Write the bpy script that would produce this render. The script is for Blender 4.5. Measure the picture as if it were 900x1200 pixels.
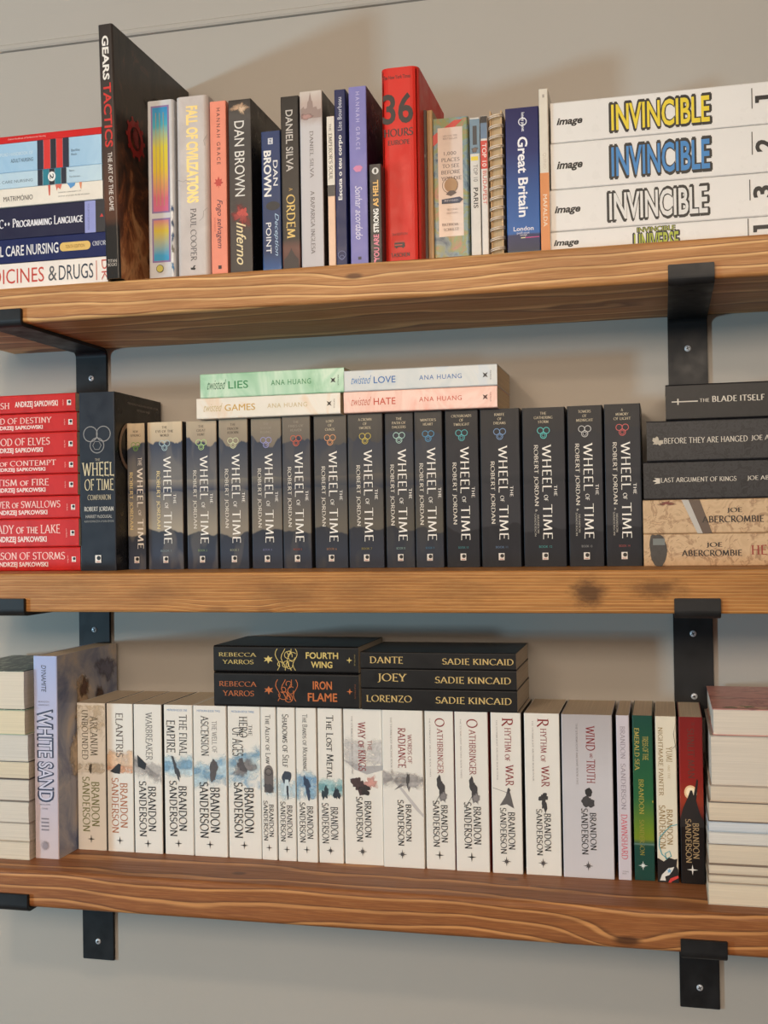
import bpy, bmesh, math, random
from mathutils import Vector, Matrix

# ------------------------------------------------------------------ clear
for o in list(bpy.data.objects):
    bpy.data.objects.remove(o)
scene = bpy.context.scene
COL = scene.collection


def lin(c):
    return tuple(((x / 255) / 12.92 if x / 255 <= .04045 else ((x / 255 + .055) / 1.055) ** 2.4) for x in c[:3])


def rgba(c):
    return (*lin(c), 1.0)


# ------------------------------------------------------------------ camera
CAM = Vector((.2699, -1.5421, .0403))
YAW, PITCH, ROLL, FPX = .2384, .0126, -.0156, 1344.1
fw = Vector((-math.sin(YAW) * math.cos(PITCH), math.cos(YAW) * math.cos(PITCH), math.sin(PITCH)))
rt = Vector((math.cos(YAW), math.sin(YAW), 0))
up = rt.cross(fw)
r2 = rt * math.cos(ROLL) + up * math.sin(ROLL)
u2 = -rt * math.sin(ROLL) + up * math.cos(ROLL)
cd = bpy.data.cameras.new('camera')
cam = bpy.data.objects.new('camera', cd)
COL.objects.link(cam)
m = Matrix((r2, u2, -fw)).transposed().to_4x4()
m.translation = CAM
cam.matrix_world = m
cd.sensor_fit = 'HORIZONTAL'
cd.sensor_width = 36
cd.lens = FPX / 900 * 36
cd.clip_start = .02
scene.camera = cam

# ------------------------------------------------------------------ world, lights, exposure
w = bpy.data.worlds.new('room_ambient')
scene.world = w
w.use_nodes = True
bg = w.node_tree.nodes['Background']
bg.inputs[0].default_value = (1.0, .88, .77, 1)
bg.inputs[1].default_value = .17


def add_light(name, kind, loc, energy, color, size, aim=None):
    l = bpy.data.lights.new(name, kind)
    l.energy = energy
    l.color = color
    if kind == 'AREA':
        l.shape = 'RECTANGLE'
        l.size, l.size_y = size
    else:
        l.shadow_soft_size = size
    o = bpy.data.objects.new(name, l)
    COL.objects.link(o)
    o.location = loc
    if aim is not None:
        o.rotation_euler = (Vector(aim) - Vector(loc)).to_track_quat('-Z', 'Y').to_euler()
    return o


add_light('ceiling_lamp_light', 'POINT', (-.52, -2.02, .92), 36, (1.0, .78, .57), .07)
add_light('room_fill_light', 'AREA', (.1, -3.0, .86), 82, (1.0, .825, .65), (2.4, .8), (-.1, 0, .1))  # added soft fill, stands in for warm light bounced around the room
add_light('window_light', 'AREA', (-3.70, -3.0, -.35), 98, (.48, .80, 1.0), (.30, .36), (-.1, 0, .1))
vs = scene.view_settings
vs.view_transform = 'Standard'
vs.look = 'None'
vs.gamma = 1
vs.use_curve_mapping = False
vs.exposure = -0.06

# ------------------------------------------------------------------ node helpers
MATS = {}


class NT:
    def __init__(self, name, rough=.5, metal=0.0, spec=.5):
        self.m = bpy.data.materials.new(name)
        self.m.use_nodes = True
        self.t = self.m.node_tree
        self.b = self.t.nodes['Principled BSDF']
        self.b.inputs['Roughness'].default_value = rough
        self.b.inputs['Metallic'].default_value = metal
        self.b.inputs['Specular IOR Level'].default_value = spec

    def put(self, sock, v):
        if isinstance(v, bpy.types.NodeSocket):
            self.t.links.new(v, sock)
        elif v is not None:
            sock.default_value = v

    def node(self, typ, ins=None, **kw):
        n = self.t.nodes.new(typ)
        for k, v in kw.items():
            setattr(n, k, v)
        for k, v in (ins or {}).items():
            self.put(n.inputs[k], v)
        return n

    def obj(self):
        return self.node('ShaderNodeTexCoord').outputs['Object']

    def xyz(self, v):
        return self.node('ShaderNodeSeparateXYZ', {0: v}).outputs

    def comb(self, x, y, z):
        return self.node('ShaderNodeCombineXYZ', {0: x, 1: y, 2: z}).outputs[0]

    def math(self, op, a, b=None, c=None, clamp=False):
        n = self.node('ShaderNodeMath', {0: a}, operation=op, use_clamp=clamp)
        if b is not None:
            self.put(n.inputs[1], b)
        if c is not None:
            self.put(n.inputs[2], c)
        return n.outputs[0]

    def vmul(self, v, s):
        return self.node('ShaderNodeVectorMath', {0: v, 1: s}, operation='MULTIPLY').outputs[0]

    def vadd(self, v, s):
        return self.node('ShaderNodeVectorMath', {0: v, 1: s}, operation='ADD').outputs[0]

    def vlen(self, v):
        return self.node('ShaderNodeVectorMath', {0: v}, operation='LENGTH').outputs['Value']

    def noise(self, v, scale=5, detail=2, rough=.5, dist=0.0):
        return self.node('ShaderNodeTexNoise', {'Vector': v, 'Scale': scale, 'Detail': detail, 'Roughness': rough, 'Distortion': dist}).outputs

    def map(self, v, a, b, c=0.0, d=1.0, smooth=False):
        n = self.node('ShaderNodeMapRange', {0: v, 1: a, 2: b, 3: c, 4: d})
        if smooth:
            n.interpolation_type = 'SMOOTHSTEP'
        return n.outputs[0]

    def mix(self, f, a, b, mode='MIX'):
        n = self.node('ShaderNodeMix', data_type='RGBA', blend_type=mode)
        self.put(n.inputs[0], f)
        self.put(n.inputs[6], a)
        self.put(n.inputs[7], b)
        return n.outputs[2]

    def ramp(self, f, stops, interp='LINEAR'):
        n = self.node('ShaderNodeValToRGB', {0: f})
        n.color_ramp.interpolation = interp
        e = n.color_ramp.elements
        while len(e) < len(stops):
            e.new(.5)
        for el, (p, c) in zip(e, stops):
            el.position = p
            el.color = rgba(c)
        return n.outputs[0]

    def bump(self, h, strength=.3, dist=.001):
        n = self.node('ShaderNodeBump', {'Strength': strength, 'Distance': dist, 'Height': h})
        self.t.links.new(n.outputs[0], self.b.inputs['Normal'])

    def color(self, c):
        self.put(self.b.inputs['Base Color'], c)

    def rough(self, c):
        self.put(self.b.inputs['Roughness'], c)


def ink(c, rough=.45, metal=0.0, vary=.06):
    """flat print or plain cover stock of one colour with a trace of mottling"""
    key = ('ink', tuple(c), rough, metal, vary)
    if key not in MATS:
        n = NT('print_%d_%d_%d' % tuple(c[:3]), rough, metal)
        f = n.noise(n.obj(), 120, 3)[0]
        base = rgba(c)
        lo = tuple(x * (1 - vary) for x in base[:3]) + (1,)
        hi = tuple(min(1, x * (1 + vary)) for x in base[:3]) + (1,)
        n.color(n.mix(f, lo, hi))
        MATS[key] = n.m
    return MATS[key]


def cover_plain(c, rough=.38, vary=.08, scuff=.0):
    key = ('cov', tuple(c), rough, vary)
    if key not in MATS:
        n = NT('cover_stock_%d_%d_%d' % tuple(c[:3]), rough, 0, .28)
        o = n.obj()
        f = n.noise(o, 26, 5, .65)[0]
        base = rgba(c)
        lo = tuple(x * (1 - vary * 2) for x in base[:3]) + (1,)
        hi = tuple(min(1, x * (1 + vary * 2)) for x in base[:3]) + (1,)
        n.color(n.mix(f, lo, hi))
        n.rough(n.map(n.noise(o, 60, 3)[0], .3, .7, rough - .06, rough + .1))
        n.bump(n.noise(o, 300, 2)[0], .06, .0005)
        MATS[key] = n.m
    return MATS[key]


def paper(axis, c=(226, 212, 190)):
    key = ('paper', axis, c)
    if key not in MATS:
        n = NT('page_edges_%s_%d_%d' % (axis, c[0], c[2]), .9, 0, .2)
        o = n.obj()
        s = {'x': (1400, 6, 6), 'z': (6, 6, 1400)}[axis]
        s2 = {'x': (260, 3, 3), 'z': (3, 3, 260)}[axis]
        f = n.noise(n.vmul(o, s), 1, 2)[0]
        g = n.noise(n.vmul(o, s2), 1, 2)[0]
        base = rgba(c)
        dk = tuple(x * .86 for x in base[:3]) + (1,)
        col = n.mix(n.map(f, .35, .65), dk, base)
        col = n.mix(n.map(g, .3, .7, 0, .3), col, tuple(x * .85 for x in base[:3]) + (1,))
        n.color(col)
        n.bump(f, .25, .0006)
        MATS[key] = n.m
    return MATS[key]


# ------------------------------------------------------------------ mesh helpers
def link(name, verts, faces, mats, parent=None, fmats=None, smooth=False):
    me = bpy.data.meshes.new(name)
    me.from_pydata(verts, [], faces)
    for mm in (mats if isinstance(mats, (list, tuple)) else [mats]):
        me.materials.append(mm)
    if fmats:
        me.polygons.foreach_set('material_index', fmats)
    if smooth:
        me.polygons.foreach_set('use_smooth', [True] * len(faces))
    me.update()
    o = bpy.data.objects.new(name, me)
    COL.objects.link(o)
    if parent is not None:
        o.parent = parent
    return o


def from_bm(name, bm, mats, parent=None, smooth=False):
    me = bpy.data.meshes.new(name)
    bmesh.ops.recalc_face_normals(bm, faces=bm.faces[:])
    bm.to_mesh(me)
    bm.free()
    for mm in (mats if isinstance(mats, (list, tuple)) else [mats]):
        me.materials.append(mm)
    if smooth:
        me.polygons.foreach_set('use_smooth', [True] * len(me.polygons))
    o = bpy.data.objects.new(name, me)
    COL.objects.link(o)
    if parent is not None:
        o.parent = parent
    return o


def box_bm(x0, x1, y0, y1, z0, z1, bm=None):
    bm = bm or bmesh.new()
    v = [bm.verts.new(p) for p in ((x0, y0, z0), (x1, y0, z0), (x1, y1, z0), (x0, y1, z0), (x0, y0, z1), (x1, y0, z1), (x1, y1, z1), (x0, y1, z1))]
    for f in ((0, 3, 2, 1), (4, 5, 6, 7), (0, 1, 5, 4), (1, 2, 6, 5), (2, 3, 7, 6), (3, 0, 4, 7)):
        bm.faces.new([v[i] for i in f])
    return bm


def empty(name, loc, label=None, cat=None, group=None, rz=0, ry=0):
    o = bpy.data.objects.new(name, None)
    o.empty_display_size = .02
    COL.objects.link(o)
    o.location = loc
    o.rotation_euler = (0, ry, rz)
    if label:
        o['label'] = label
    if cat:
        o['category'] = cat
    if group:
        o['group'] = group
    return o


# ------------------------------------------------------------------ lettering: a drawn roman face + the built-in sans
def arc(cx, cy, rx, ry, a0, a1, n=11):
    return [(cx + rx * math.cos(math.radians(a0 + (a1 - a0) * i / n)), cy + ry * math.sin(math.radians(a0 + (a1 - a0) * i / n))) for i in range(n + 1)]


# glyph = (advance, [(points, serif at start, serif at end)])
G = {
    'A': (.76, [([(.03, 0), (.38, 1)], 1, 0), ([(.38, 1), (.73, 0)], 0, 1), ([(.15, .34), (.6, .34)], 0, 0)]),
    'B': (.64, [([(.13, 0), (.13, 1)], 1, 1), ([(.13, 1)] + arc(.3, .76, .22, .24, 90, -90) + [(.13, .52)], 0, 0), ([(.3, .52)] + arc(.32, .26, .26, .26, 90, -90) + [(.13, 0)], 0, 0)]),
    'C': (.78, [(arc(.46, .5, .42, .5, 48, 312, 16), 1, 0)]),
    'D': (.82, [([(.13, 0), (.13, 1)], 1, 1), ([(.13, 1)] + arc(.32, .5, .42, .5, 90, -90, 14) + [(.13, 0)], 0, 0)]),
    'E': (.58, [([(.13, 0), (.13, 1)], 1, 1), ([(.13, 1), (.52, 1)], 0, 1), ([(.13, .52), (.44, .52)], 0, 1), ([(.13, 0), (.54, 0)], 0, 1)]),
    'F': (.54, [([(.13, 0), (.13, 1)], 1, 1), ([(.13, 1), (.52, 1)], 0, 1), ([(.13, .5), (.42, .5)], 0, 1)]),
    'G': (.82, [(arc(.46, .5, .42, .5, 48, 325, 16), 1, 0), ([(.74, .42), (.74, .04)], 1, 0)]),
    'H': (.8, [([(.13, 0), (.13, 1)], 1, 1), ([(.67, 0), (.67, 1)], 1, 1), ([(.13, .52), (.67, .52)], 0, 0)]),
    'I': (.27, [([(.135, 0), (.135, 1)], 1, 1)]),
    'J': (.33, [([(.2, 1), (.2, .05), (.14, -.12), (-.02, -.2)], 1, 0)]),
    'K': (.68, [([(.13, 0), (.13, 1)], 1, 1), ([(.15, .42), (.58, 1)], 0, 1), ([(.27, .58), (.66, 0)], 0, 1)]),
    'L': (.56, [([(.13, 0), (.13, 1)], 1, 1), ([(.13, 0), (.54, 0)], 0, 1)]),
    'M': (.96, [([(.1, 0), (.18, 1)], 1, 0), ([(.18, 1), (.48, .08)], 0, 0), ([(.48, .08), (.78, 1)], 0, 0), ([(.78, 1), (.86, 0)], 0, 1)]),
    'N': (.82, [([(.13, 0), (.13, 1)], 1, 0), ([(.13, 1), (.7, .02)], 0, 0), ([(.7, .02), (.7, 1)], 0, 1)]),
    'O': (.9, [(arc(.45, .5, .41, .5, 90, 450, 22), 0, 0)]),
    'P': (.58, [([(.13, 0), (.13, 1)], 1, 1), ([(.13, 1)] + arc(.3, .73, .24, .27, 90, -90) + [(.13, .46)], 0, 0)]),
    'Q': (.9, [(arc(.45, .5, .41, .5, 90, 450, 22), 0, 0), ([(.5, .12), (.86, -.2)], 0, 0)]),
    'R': (.66, [([(.13, 0), (.13, 1)], 1, 1), ([(.13, 1)] + arc(.3, .74, .24, .26, 90, -90) + [(.13, .48)], 0, 0), ([(.28, .48), (.68, -.04)], 0, 0)]),
    'S': (.54, [(arc(.27, .75, .2, .25, 35, 250, 10) + arc(.27, .26, .22, .26, 80, -150, 10), 1, 1)]),
    'T': (.68, [([(.34, 0), (.34, 1)], 1, 0), ([(.02, 1), (.66, 1)], 1, 1)]),
    'U': (.78, [([(.12, 1), (.12, .34)] + arc(.39, .32, .27, .32, 180, 360, 10) + [(.66, .34), (.66, 1)], 1, 1)]),
    'V': (.74, [([(.03, 1), (.37, 0)], 1, 0), ([(.37, 0), (.71, 1)], 0, 1)]),
    'W': (1.08, [([(.03, 1), (.3, 0)], 1, 0), ([(.3, 0), (.54, .95)], 0, 0), ([(.54, .95), (.78, 0)], 0, 0), ([(.78, 0), (1.05, 1)], 0, 1)]),
    'X': (.7, [([(.04, 1), (.66, 0)], 1, 1), ([(.64, 1), (.04, 0)], 1, 1)]),
    'Y': (.68, [([(.03, 1), (.34, .46)], 1, 0), ([(.65, 1), (.34, .46)], 1, 0), ([(.34, .5), (.34, 0)], 0, 1)]),
    'Z': (.66, [([(.06, 1), (.6, 1)], 1, 0), ([(.6, 1), (.05, 0)], 0, 0), ([(.05, 0), (.62, 0)], 0, 1)]),
    '&': (.8, [([(.74, .02), (.2, .72), (.22, .92), (.36, 1), (.46, .88), (.4, .7), (.14, .42), (.1, .2), (.25, .02), (.45, .02), (.66, .3), (.7, .48)], 0, 0)]),
    "'": (.2, [([(.1, 1), (.08, .74)], 0, 0)]),
    '-': (.4, [([(.06, .42), (.34, .42)], 0, 0)]),
    '+': (.5, [([(.06, .45), (.44, .45)], 0, 0), ([(.25, .25), (.25, .65)], 0, 0)]),
}


def stroke(pts, w0, w1, nib):
    n = len(pts)
    vs, fs = [], []
    for i, (x, y) in enumerate(pts):
        a = pts[max(0, i - 1)]
        b = pts[min(n - 1, i + 1)]
        dx, dy = b[0] - a[0], b[1] - a[1]
        d = math.hypot(dx, dy) or 1
        th = math.atan2(dy, dx)
        hw = .5 * (w0 + (w1 - w0) * abs(math.sin(th - nib)))
        nx, ny = -dy / d * hw, dx / d * hw
        vs += [(x + nx, y + ny), (x - nx, y - ny)]
    for i in range(n - 1):
        fs.append((2 * i, 2 * i + 1, 2 * i + 3, 2 * i + 2))
    return vs, fs


TCACHE = {}


def serif_text(text, weight=1.0, serif=1.0, track=.1):
    key = ('S', text, weight, serif, track)
    if key in TCACHE:
        return TCACHE[key]
    V, F = [], []
    x = 0

    def add(vs, fs, lay):
        b = len(V)
        V.extend((p[0], p[1], lay) for p in vs)
        F.extend(tuple(i + b for i in f) for f in fs)
    for ch in text:
        if ch == ' ':
            x += .34
            continue
        sc = 1.0
        if ch.islower():
            sc = .74
            ch = ch.upper()
        adv, strokes = G[ch]
        for k, (pts, s0, s1) in enumerate(strokes):
            pts = [(x + p[0] * sc, p[1] * sc) for p in pts]
            vs, fs = stroke(pts, .055 * weight, .15 * weight, .3)
            add(vs, fs, k)
            for flag, a, b in ((s0, pts[0], pts[1]), (s1, pts[-1], pts[-2])):
                if flag and serif:
                    dx, dy = b[0] - a[0], b[1] - a[1]
                    if abs(dy) > abs(dx) * .8:
                        h = .13 * serif * sc + .05 * weight
                        sgn = 1 if dy > 0 else -1
                        add([(a[0] - h, a[1]), (a[0] + h, a[1]), (a[0] + h * .5, a[1] + sgn * .06), (a[0] - h * .5, a[1] + sgn * .06)], [(0, 1, 2, 3)], 4)
                    else:
                        h = .1 * serif * sc
                        t = .035
                        add([(a[0] - t, a[1] - h), (a[0] + t, a[1] - h), (a[0] + t, a[1] + h * .7), (a[0] - t, a[1] + h * .7)], [(0, 1, 2, 3)], 4)
        x += (adv + track) * sc
    TCACHE[key] = (V, F)
    return TCACHE[key]


def sans_text(text, bold=0.0, shear=0.0, track=1.0):
    key = ('N', text, bold, shear, track)
    if key in TCACHE:
        return TCACHE[key]
    c = bpy.data.curves.new('glyphs', 'FONT')
    c.body = text
    # outline offset folds over itself on M and at heavy weights: there the weight comes from shifted overprints
    over = bold if 'M' in text else max(0, bold - .035)
    c.offset = bold - over
    c.shear = shear
    c.space_character = track
    c.resolution_u = 3
    c.dimensions = '2D'
    c.fill_mode = 'FRONT'
    o = bpy.data.objects.new('glyphs', c)
    me = bpy.data.meshes.new_from_object(o)
    V = [(v.co.x, v.co.y, 0) for v in me.vertices]
    F = [tuple(p.vertices) for p in me.polygons]
    if over > .001:
        V0, F0, n0 = V, F, len(V)
        V, F = [], []
        for q, (ox, oy) in enumerate(((0, 0), (-over, 0), (over, 0), (0, over * .8), (0, -over * .8))):
            V += [(x + ox, y + oy, q) for x, y, _ in V0]
            F += [tuple(i + q * n0 for i in f) for f in F0]
    bpy.data.objects.remove(o)
    bpy.data.curves.remove(c)
    bpy.data.meshes.remove(me)
    TCACHE[key] = (V, F)
    return TCACHE[key]


# ------------------------------------------------------------------ print primitives: boxes are (left, top, right, bottom) in 0..1 of a face
def T(name, text, box, col, rot='h', font='sans', bold=0.0, shear=0.0, track=None, weight=1.0, serif=1.0, mat=None, face='front'):
    if font == 'serif':
        V, F = serif_text(text, weight, serif, .1 if track is None else track)
    else:
        V, F = sans_text(text, bold, shear, 1.0 if track is None else track)
    xs = [v[0] for v in V]
    ys = [v[1] for v in V]
    x0, x1, y0, y1 = min(xs), max(xs), min(ys), max(ys)
    a0, v0, a1, v1 = box
    out = []
    for x, y, l in V:
        p = (x - x0) / (x1 - x0)
        q = (y - y0) / (y1 - y0)
        if rot == 'h':
            out.append((a0 + p * (a1 - a0), v1 + q * (v0 - v1), l))
        elif rot == 'd':
            out.append((a0 + q * (a1 - a0), v0 + p * (v1 - v0), l))
        else:
            out.append((a1 + q * (a0 - a1), v1 + p * (v0 - v1), l))
    return dict(name=name, V=out, F=F, mat=mat or ink(col), face=face)


def POLY(name, pts, col, mat=None, face='front'):
    return dict(name=name, V=[(a, v, 0) for a, v in pts], F=[tuple(range(len(pts)))], mat=mat or ink(col), face=face)


def RECT(name, box, col, mat=None, face='front'):
    a0, v0, a1, v1 = box
    return POLY(name, [(a0, v1), (a1, v1), (a1, v0), (a0, v0)], col, mat, face)


def MM(name, mmverts, faces, center, col, mat=None, face='front'):
    """shape in millimetres about a centre given in face fractions (y up)"""
    return dict(name=name, V=mmverts, F=faces, mat=mat or ink(col), face=face, center=center)


def RING(name, center, offs, r, t, col, mat=None, face='front', n=22):
    V, F = [], []
    for k, (ox, oy) in enumerate(offs):
        b = len(V)
        for i in range(n):
            a = 2 * math.pi * i / n
            V += [(ox + r * math.cos(a), oy + r * math.sin(a), k), (ox + (r - t) * math.cos(a), oy + (r - t) * math.sin(a), k)]
        F += [(b + 2 * i, b + (2 * i + 1), b + (2 * ((i + 1) % n) + 1), b + 2 * ((i + 1) % n)) for i in range(n)]
    return MM(name, V, F, center, col, mat, face)


def DISC(name, center, rx, ry, col, mat=None, face='front', n=20):
    V = [(rx * math.cos(2 * math.pi * i / n), ry * math.sin(2 * math.pi * i / n), 0) for i in range(n)]
    return MM(name, V, [tuple(range(n))], center, col, mat, face)


def STAR(name, center, r, col, points=4, inner=.2, face='front', small=0):
    V = []
    for i in range(points * 2):
        rr = r if i % 2 == 0 else r * inner
        if small and i % 4 == 2:
            rr = r * small
        a = math.pi / 2 + math.pi * i / points
        V.append((rr * math.cos(a), rr * math.sin(a), 0))
    return MM(name, V, [tuple(range(len(V)))], center, col, face=face)


def soft_ink(c):
    """watercolour: the paper shows through where the density of the stroke runs out"""
    key = ('soft', tuple(c))
    if key not in MATS:
        n = NT('watercolour_%d_%d_%d' % tuple(c[:3]), .45)
        o = n.obj()
        d = n.node('ShaderNodeAttribute', attribute_name='ink_density').outputs['Fac']
        f = n.noise(o, 95, 3, .5, .8)[0]
        g = n.noise(o, 240, 3, .6)[0]
        base = rgba(c)
        n.color(n.mix(g, tuple(x * .7 for x in base[:3]) + (1,), tuple(min(1, x * 1.35 + .02) for x in base[:3]) + (1,)))
        k = n.math('ADD', d, n.math('MULTIPLY', n.math('SUBTRACT', f, .5), 1.1))
        n.put(n.b.inputs['Alpha'], n.map(k, .08, 1.0, 0, 1, True))
        MATS[key] = n.m
    return MATS[key]


def BLOT(name, center, rx, ry, col, seed, n=26, rough=.35, mat=None, face='front', lean=0.0):
    rnd = random.Random(seed)
    ph = [rnd.uniform(0, 6.28) for _ in range(5)]
    V, A, F = [(0, 0, 0)], [1.15], []
    ks = []
    for i in range(n):
        a = 2 * math.pi * i / n
        ks.append(1 + rough * (.5 * math.sin(2 * a + ph[0]) + .35 * math.sin(3 * a + ph[1]) + .3 * math.sin(5 * a + ph[2]) + .25 * math.sin(9 * a + ph[3])) + rough * rnd.uniform(-.2, .2))
    crisp = any(k in name for k in ('figure', 'bust', 'arch', 'crowd', 'core', 'cloak', 'ink_wing', 'handle', 'crest', 'leaf', 'flower'))
    for ring, dens in (((.85, 1.3), (1.0, .7), (1.1, -.4)) if crisp else ((.6, .8), (1.0, .45), (1.5, -.25))):
        for i in range(n):
            a = 2 * math.pi * i / n
            x, y = rx * ks[i] * ring * math.cos(a), ry * ks[i] * ring * math.sin(a)
            V.append((x + lean * y, y, 0))
            A.append(dens)
    for i in range(n):
        j = (i + 1) % n
        F.append((0, 1 + i, 1 + j))
        for q in (0, 1):
            F.append((1 + q * n + i, 1 + (q + 1) * n + i, 1 + (q + 1) * n + j, 1 + q * n + j))
    d = MM(name, V, F, center, col, mat or soft_ink(col), face)
    d['A'] = A
    return d


def BAND(name, v0, v1, col, peak=.8, face='front', tilt=0.0):
    """wispy wash right across a spine between two heights"""
    V, A, F = [], [], []
    rows = ((v0, -.3), (v0 + (v1 - v0) * .3, peak), (v0 + (v1 - v0) * .65, peak), (v1, -.3))
    for v, d in rows:
        for k in range(5):
            a = .01 + .98 * k / 4
            V.append((a, v + tilt * (a - .5), 0))
            A.append(d * (.75 + .25 * math.sin(k * 2.1 + v0 * 40)))
    for r in range(3):
        for k in range(4):
            F.append((r * 5 + k, r * 5 + k + 1, r * 5 + k + 6, r * 5 + k + 5))
    return dict(name=name, V=V, F=F, mat=soft_ink(col), face=face, A=A)


def LINES(name, segs, col, wmm, center=(.5, .5), mat=None, face='front'):
    """polylines in millimetres"""
    V, F = [], []
    for k, pts in enumerate(segs):
        vs, fs = stroke(pts, wmm * .7, wmm, .3)
        b = len(V)
        V += [(p[0], p[1], k % 4) for p in vs]
        F += [tuple(i + b for i in f) for f in fs]
    return MM(name, V, F, center, col, mat, face)


# ------------------------------------------------------------------ the book builder
STUFF = ('map_ink', 'gilt_vine', 'ink_crack', 'crack')    # hair-fine printed strokes

def u_profile(t, d, c, r, n=5, spine_back=False):
    """closed outline of a cover seen along its extrusion: spine at depth 0, boards to depth d, thickness t, stock c"""
    out = []
    h = t / 2
    r = min(r, h * .9)
    out.append((-h, d))
    for i in range(n + 1):
        a = math.pi + (math.pi / 2) * i / n
        out.append((-h + r + r * math.cos(a), r + r * math.sin(a)))
    for i in range(n + 1):
        a = 1.5 * math.pi + (math.pi / 2) * i / n
        out.append((h - r + r * math.cos(a), r + r * math.sin(a)))
    out.append((h, d))
    inn = [(h - c, d), (h - c, c), (-h + c, c), (-h + c, d)]
    return out, inn


def make_book(name, label, group, x0, y, z0, w, h, depth, lay='upright', cover=None, side=None, prints=(), hard=False, ry=0, rz=0, page=(226, 212, 190), rr=None, paper_in=None, cat='book'):
    """lay upright: spine faces the room, thickness w, height h.  flat: lies on its side, spine faces the room, length w, thickness h.
    turned: lies on its side with the top edges of the pages to the room and the spine at 'rz' side."""
    e = empty(name, (x0 + w / 2, y, z0), label, cat, group, rz, ry)
    c = .0026 if hard else .0007
    r = rr if rr is not None else (.004 if hard else .0012)
    pin = paper_in if paper_in is not None else (.003 if hard else .0004)
    if lay == 'turned':
        # spine on +x or -x end (hard flag unused): profile lies in x-z, extruded along y
        sgn = 1 if side == 'right' else -1
        out, inn = u_profile(h, w, c, r)
        V, F = [], []
        loop = out + inn
        n = len(loop)
        for yy in (0, depth):
            for (p, q) in loop:
                V.append((sgn * (w / 2 - q), yy, p + h / 2))
        for i in range(n):
            j = (i + 1) % n
            F.append((i, j, n + j, n + i))
        no = len(out)
        for k in (0, n):
            # caps: boards + spine split in quads
            F.append(tuple(k + i for i in range(n)))
        bm = bmesh.new()
        bv = [bm.verts.new(v) for v in V]
        for f in F:
            bm.faces.new([bv[i] for i in f])
        from_bm('cover', bm, cover, e)
        pb = bmesh.new()
        x_in, x_out = (w / 2 - c), (-w / 2 + .001)
        nx = 6
        rows = []
        rnd = random.Random(label)
        wav = [rnd.uniform(-.0006, .0006) for _ in range(nx + 1)]
        box_bm(min(sgn * x_in, sgn * x_out), max(sgn * x_in, sgn * x_out), .0012, depth - .001, c, h - c, pb)
        bmesh.ops.subdivide_edges(pb, edges=[ed for ed in pb.edges if abs((ed.verts[0].co - ed.verts[1].co).z) > h * .5], cuts=3, use_grid_fill=True)
        for v in pb.verts:
            q = (v.co.z / h) * 2 - 1
            if v.co.y < .01:
                v.co.y += .0012 * q * q * (1 if rnd.random() < .5 else .6)
        from_bm('page_block', pb, paper('z', page), e)
    else:
        t, length = (w, h) if lay == 'upright' else (h, w)
        out, inn = u_profile(t, depth, c, r)
        loop = out + inn
        n = len(loop)
        bm = bmesh.new()
        ends = []
        for k in (0, 1):
            ring = []
            for (p, q) in loop:
                if lay == 'upright':
                    ring.append(bm.verts.new((p, q, k * length)))
                else:
                    ring.append(bm.verts.new((k * length - length / 2, q, p + t / 2)))
            ends.append(ring)
        for i in range(n):
            j = (i + 1) % n
            f = bm.faces.new((ends[0][i], ends[0][j], ends[1][j], ends[1][i]))
            if i == len(out) - 2:
                f.material_index = 1
        bm.faces.new(ends[0])
        bm.faces.new(ends[1][::-1])
        from_bm('cover', bm, [cover, side or cover], e)
        pb = bmesh.new()
        if lay == 'upright':
            box_bm(-t / 2 + c, t / 2 - c, c, depth - pin, pin, length - pin, pb)
        else:
            box_bm(-length / 2 + pin, length / 2 - pin, c, depth - pin, c, t - c, pb)
        from_bm('page_block', pb, paper('x' if lay == 'upright' else 'z', page), e)
    # printing
    merged = {}
    lay_i = 0
    for p in prints:
        lay_i += 1
        off = .00012 + lay_i * .00006
        W, H = (w, h) if p['face'] == 'front' else ((depth, h) if p['face'] == 'right' else (w, depth))
        vv = []
        for (a, v, l) in p['V']:
            if 'center' in p:
                ca, cv = p['center']
                s, tt = (ca - .5) * W + a * .001, (1 - cv) * H + v * .001
            else:
                s, tt = (a - .5) * W, (1 - v) * H
            tt = min(tt, H - .0003)
            dd = off + l * .00001
            if 'center' in p:
                s = max(-W / 2 + .0004, min(W / 2 - .0004, s))
                tt = max(.0004, min(H - .0004, tt))
            if p['face'] == 'front':
                vv.append((s, -dd, tt))
            elif p['face'] == 'right':
                vv.append((w / 2 + dd, s + depth / 2, tt))
            else:
                vv.append((s, tt, h + dd))
        key = (p['name'], p['mat'].name) if ('lettering' in p['name'] or 'title' in p['name']) else (p['name'], lay_i)
        V, F, _, _ = merged.setdefault(key, ([], [], p['mat'], p.get('A')))
        b = len(V)
        V.extend(vv)
        F.extend(tuple(i + b for i in f) for f in p['F'])
    for (nm, _), (V, F, mt, A) in merged.items():
        po = link(nm, V, F, mt, e)
        if A:
            po.data.attributes.new('ink_density', 'FLOAT', 'POINT').data.foreach_set('value', A)
        if nm in STUFF:
            po['kind'] = 'stuff'
    return e


# ================================================================== structure
T1, T2, T3 = .3536, -.0126, -.3897           # shelf tops
TH = (.0456, .0489, .0464)
DEP = .2303


def wall_mat():
    n = NT('painted_plaster', .85, 0, .2)
    o = n.obj()
    f = n.noise(o, 3, 4)[0]
    n.color(n.mix(f, rgba((177, 171, 163)), rgba((184, 178, 170))))
    n.bump(n.noise(o, 220, 3)[0], .12, .001)
    return n.m


WALL = wall_mat()


def structure(name, bm, mat):
    o = from_bm(name, bm, mat)
    o['kind'] = 'structure'
    return o


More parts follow.
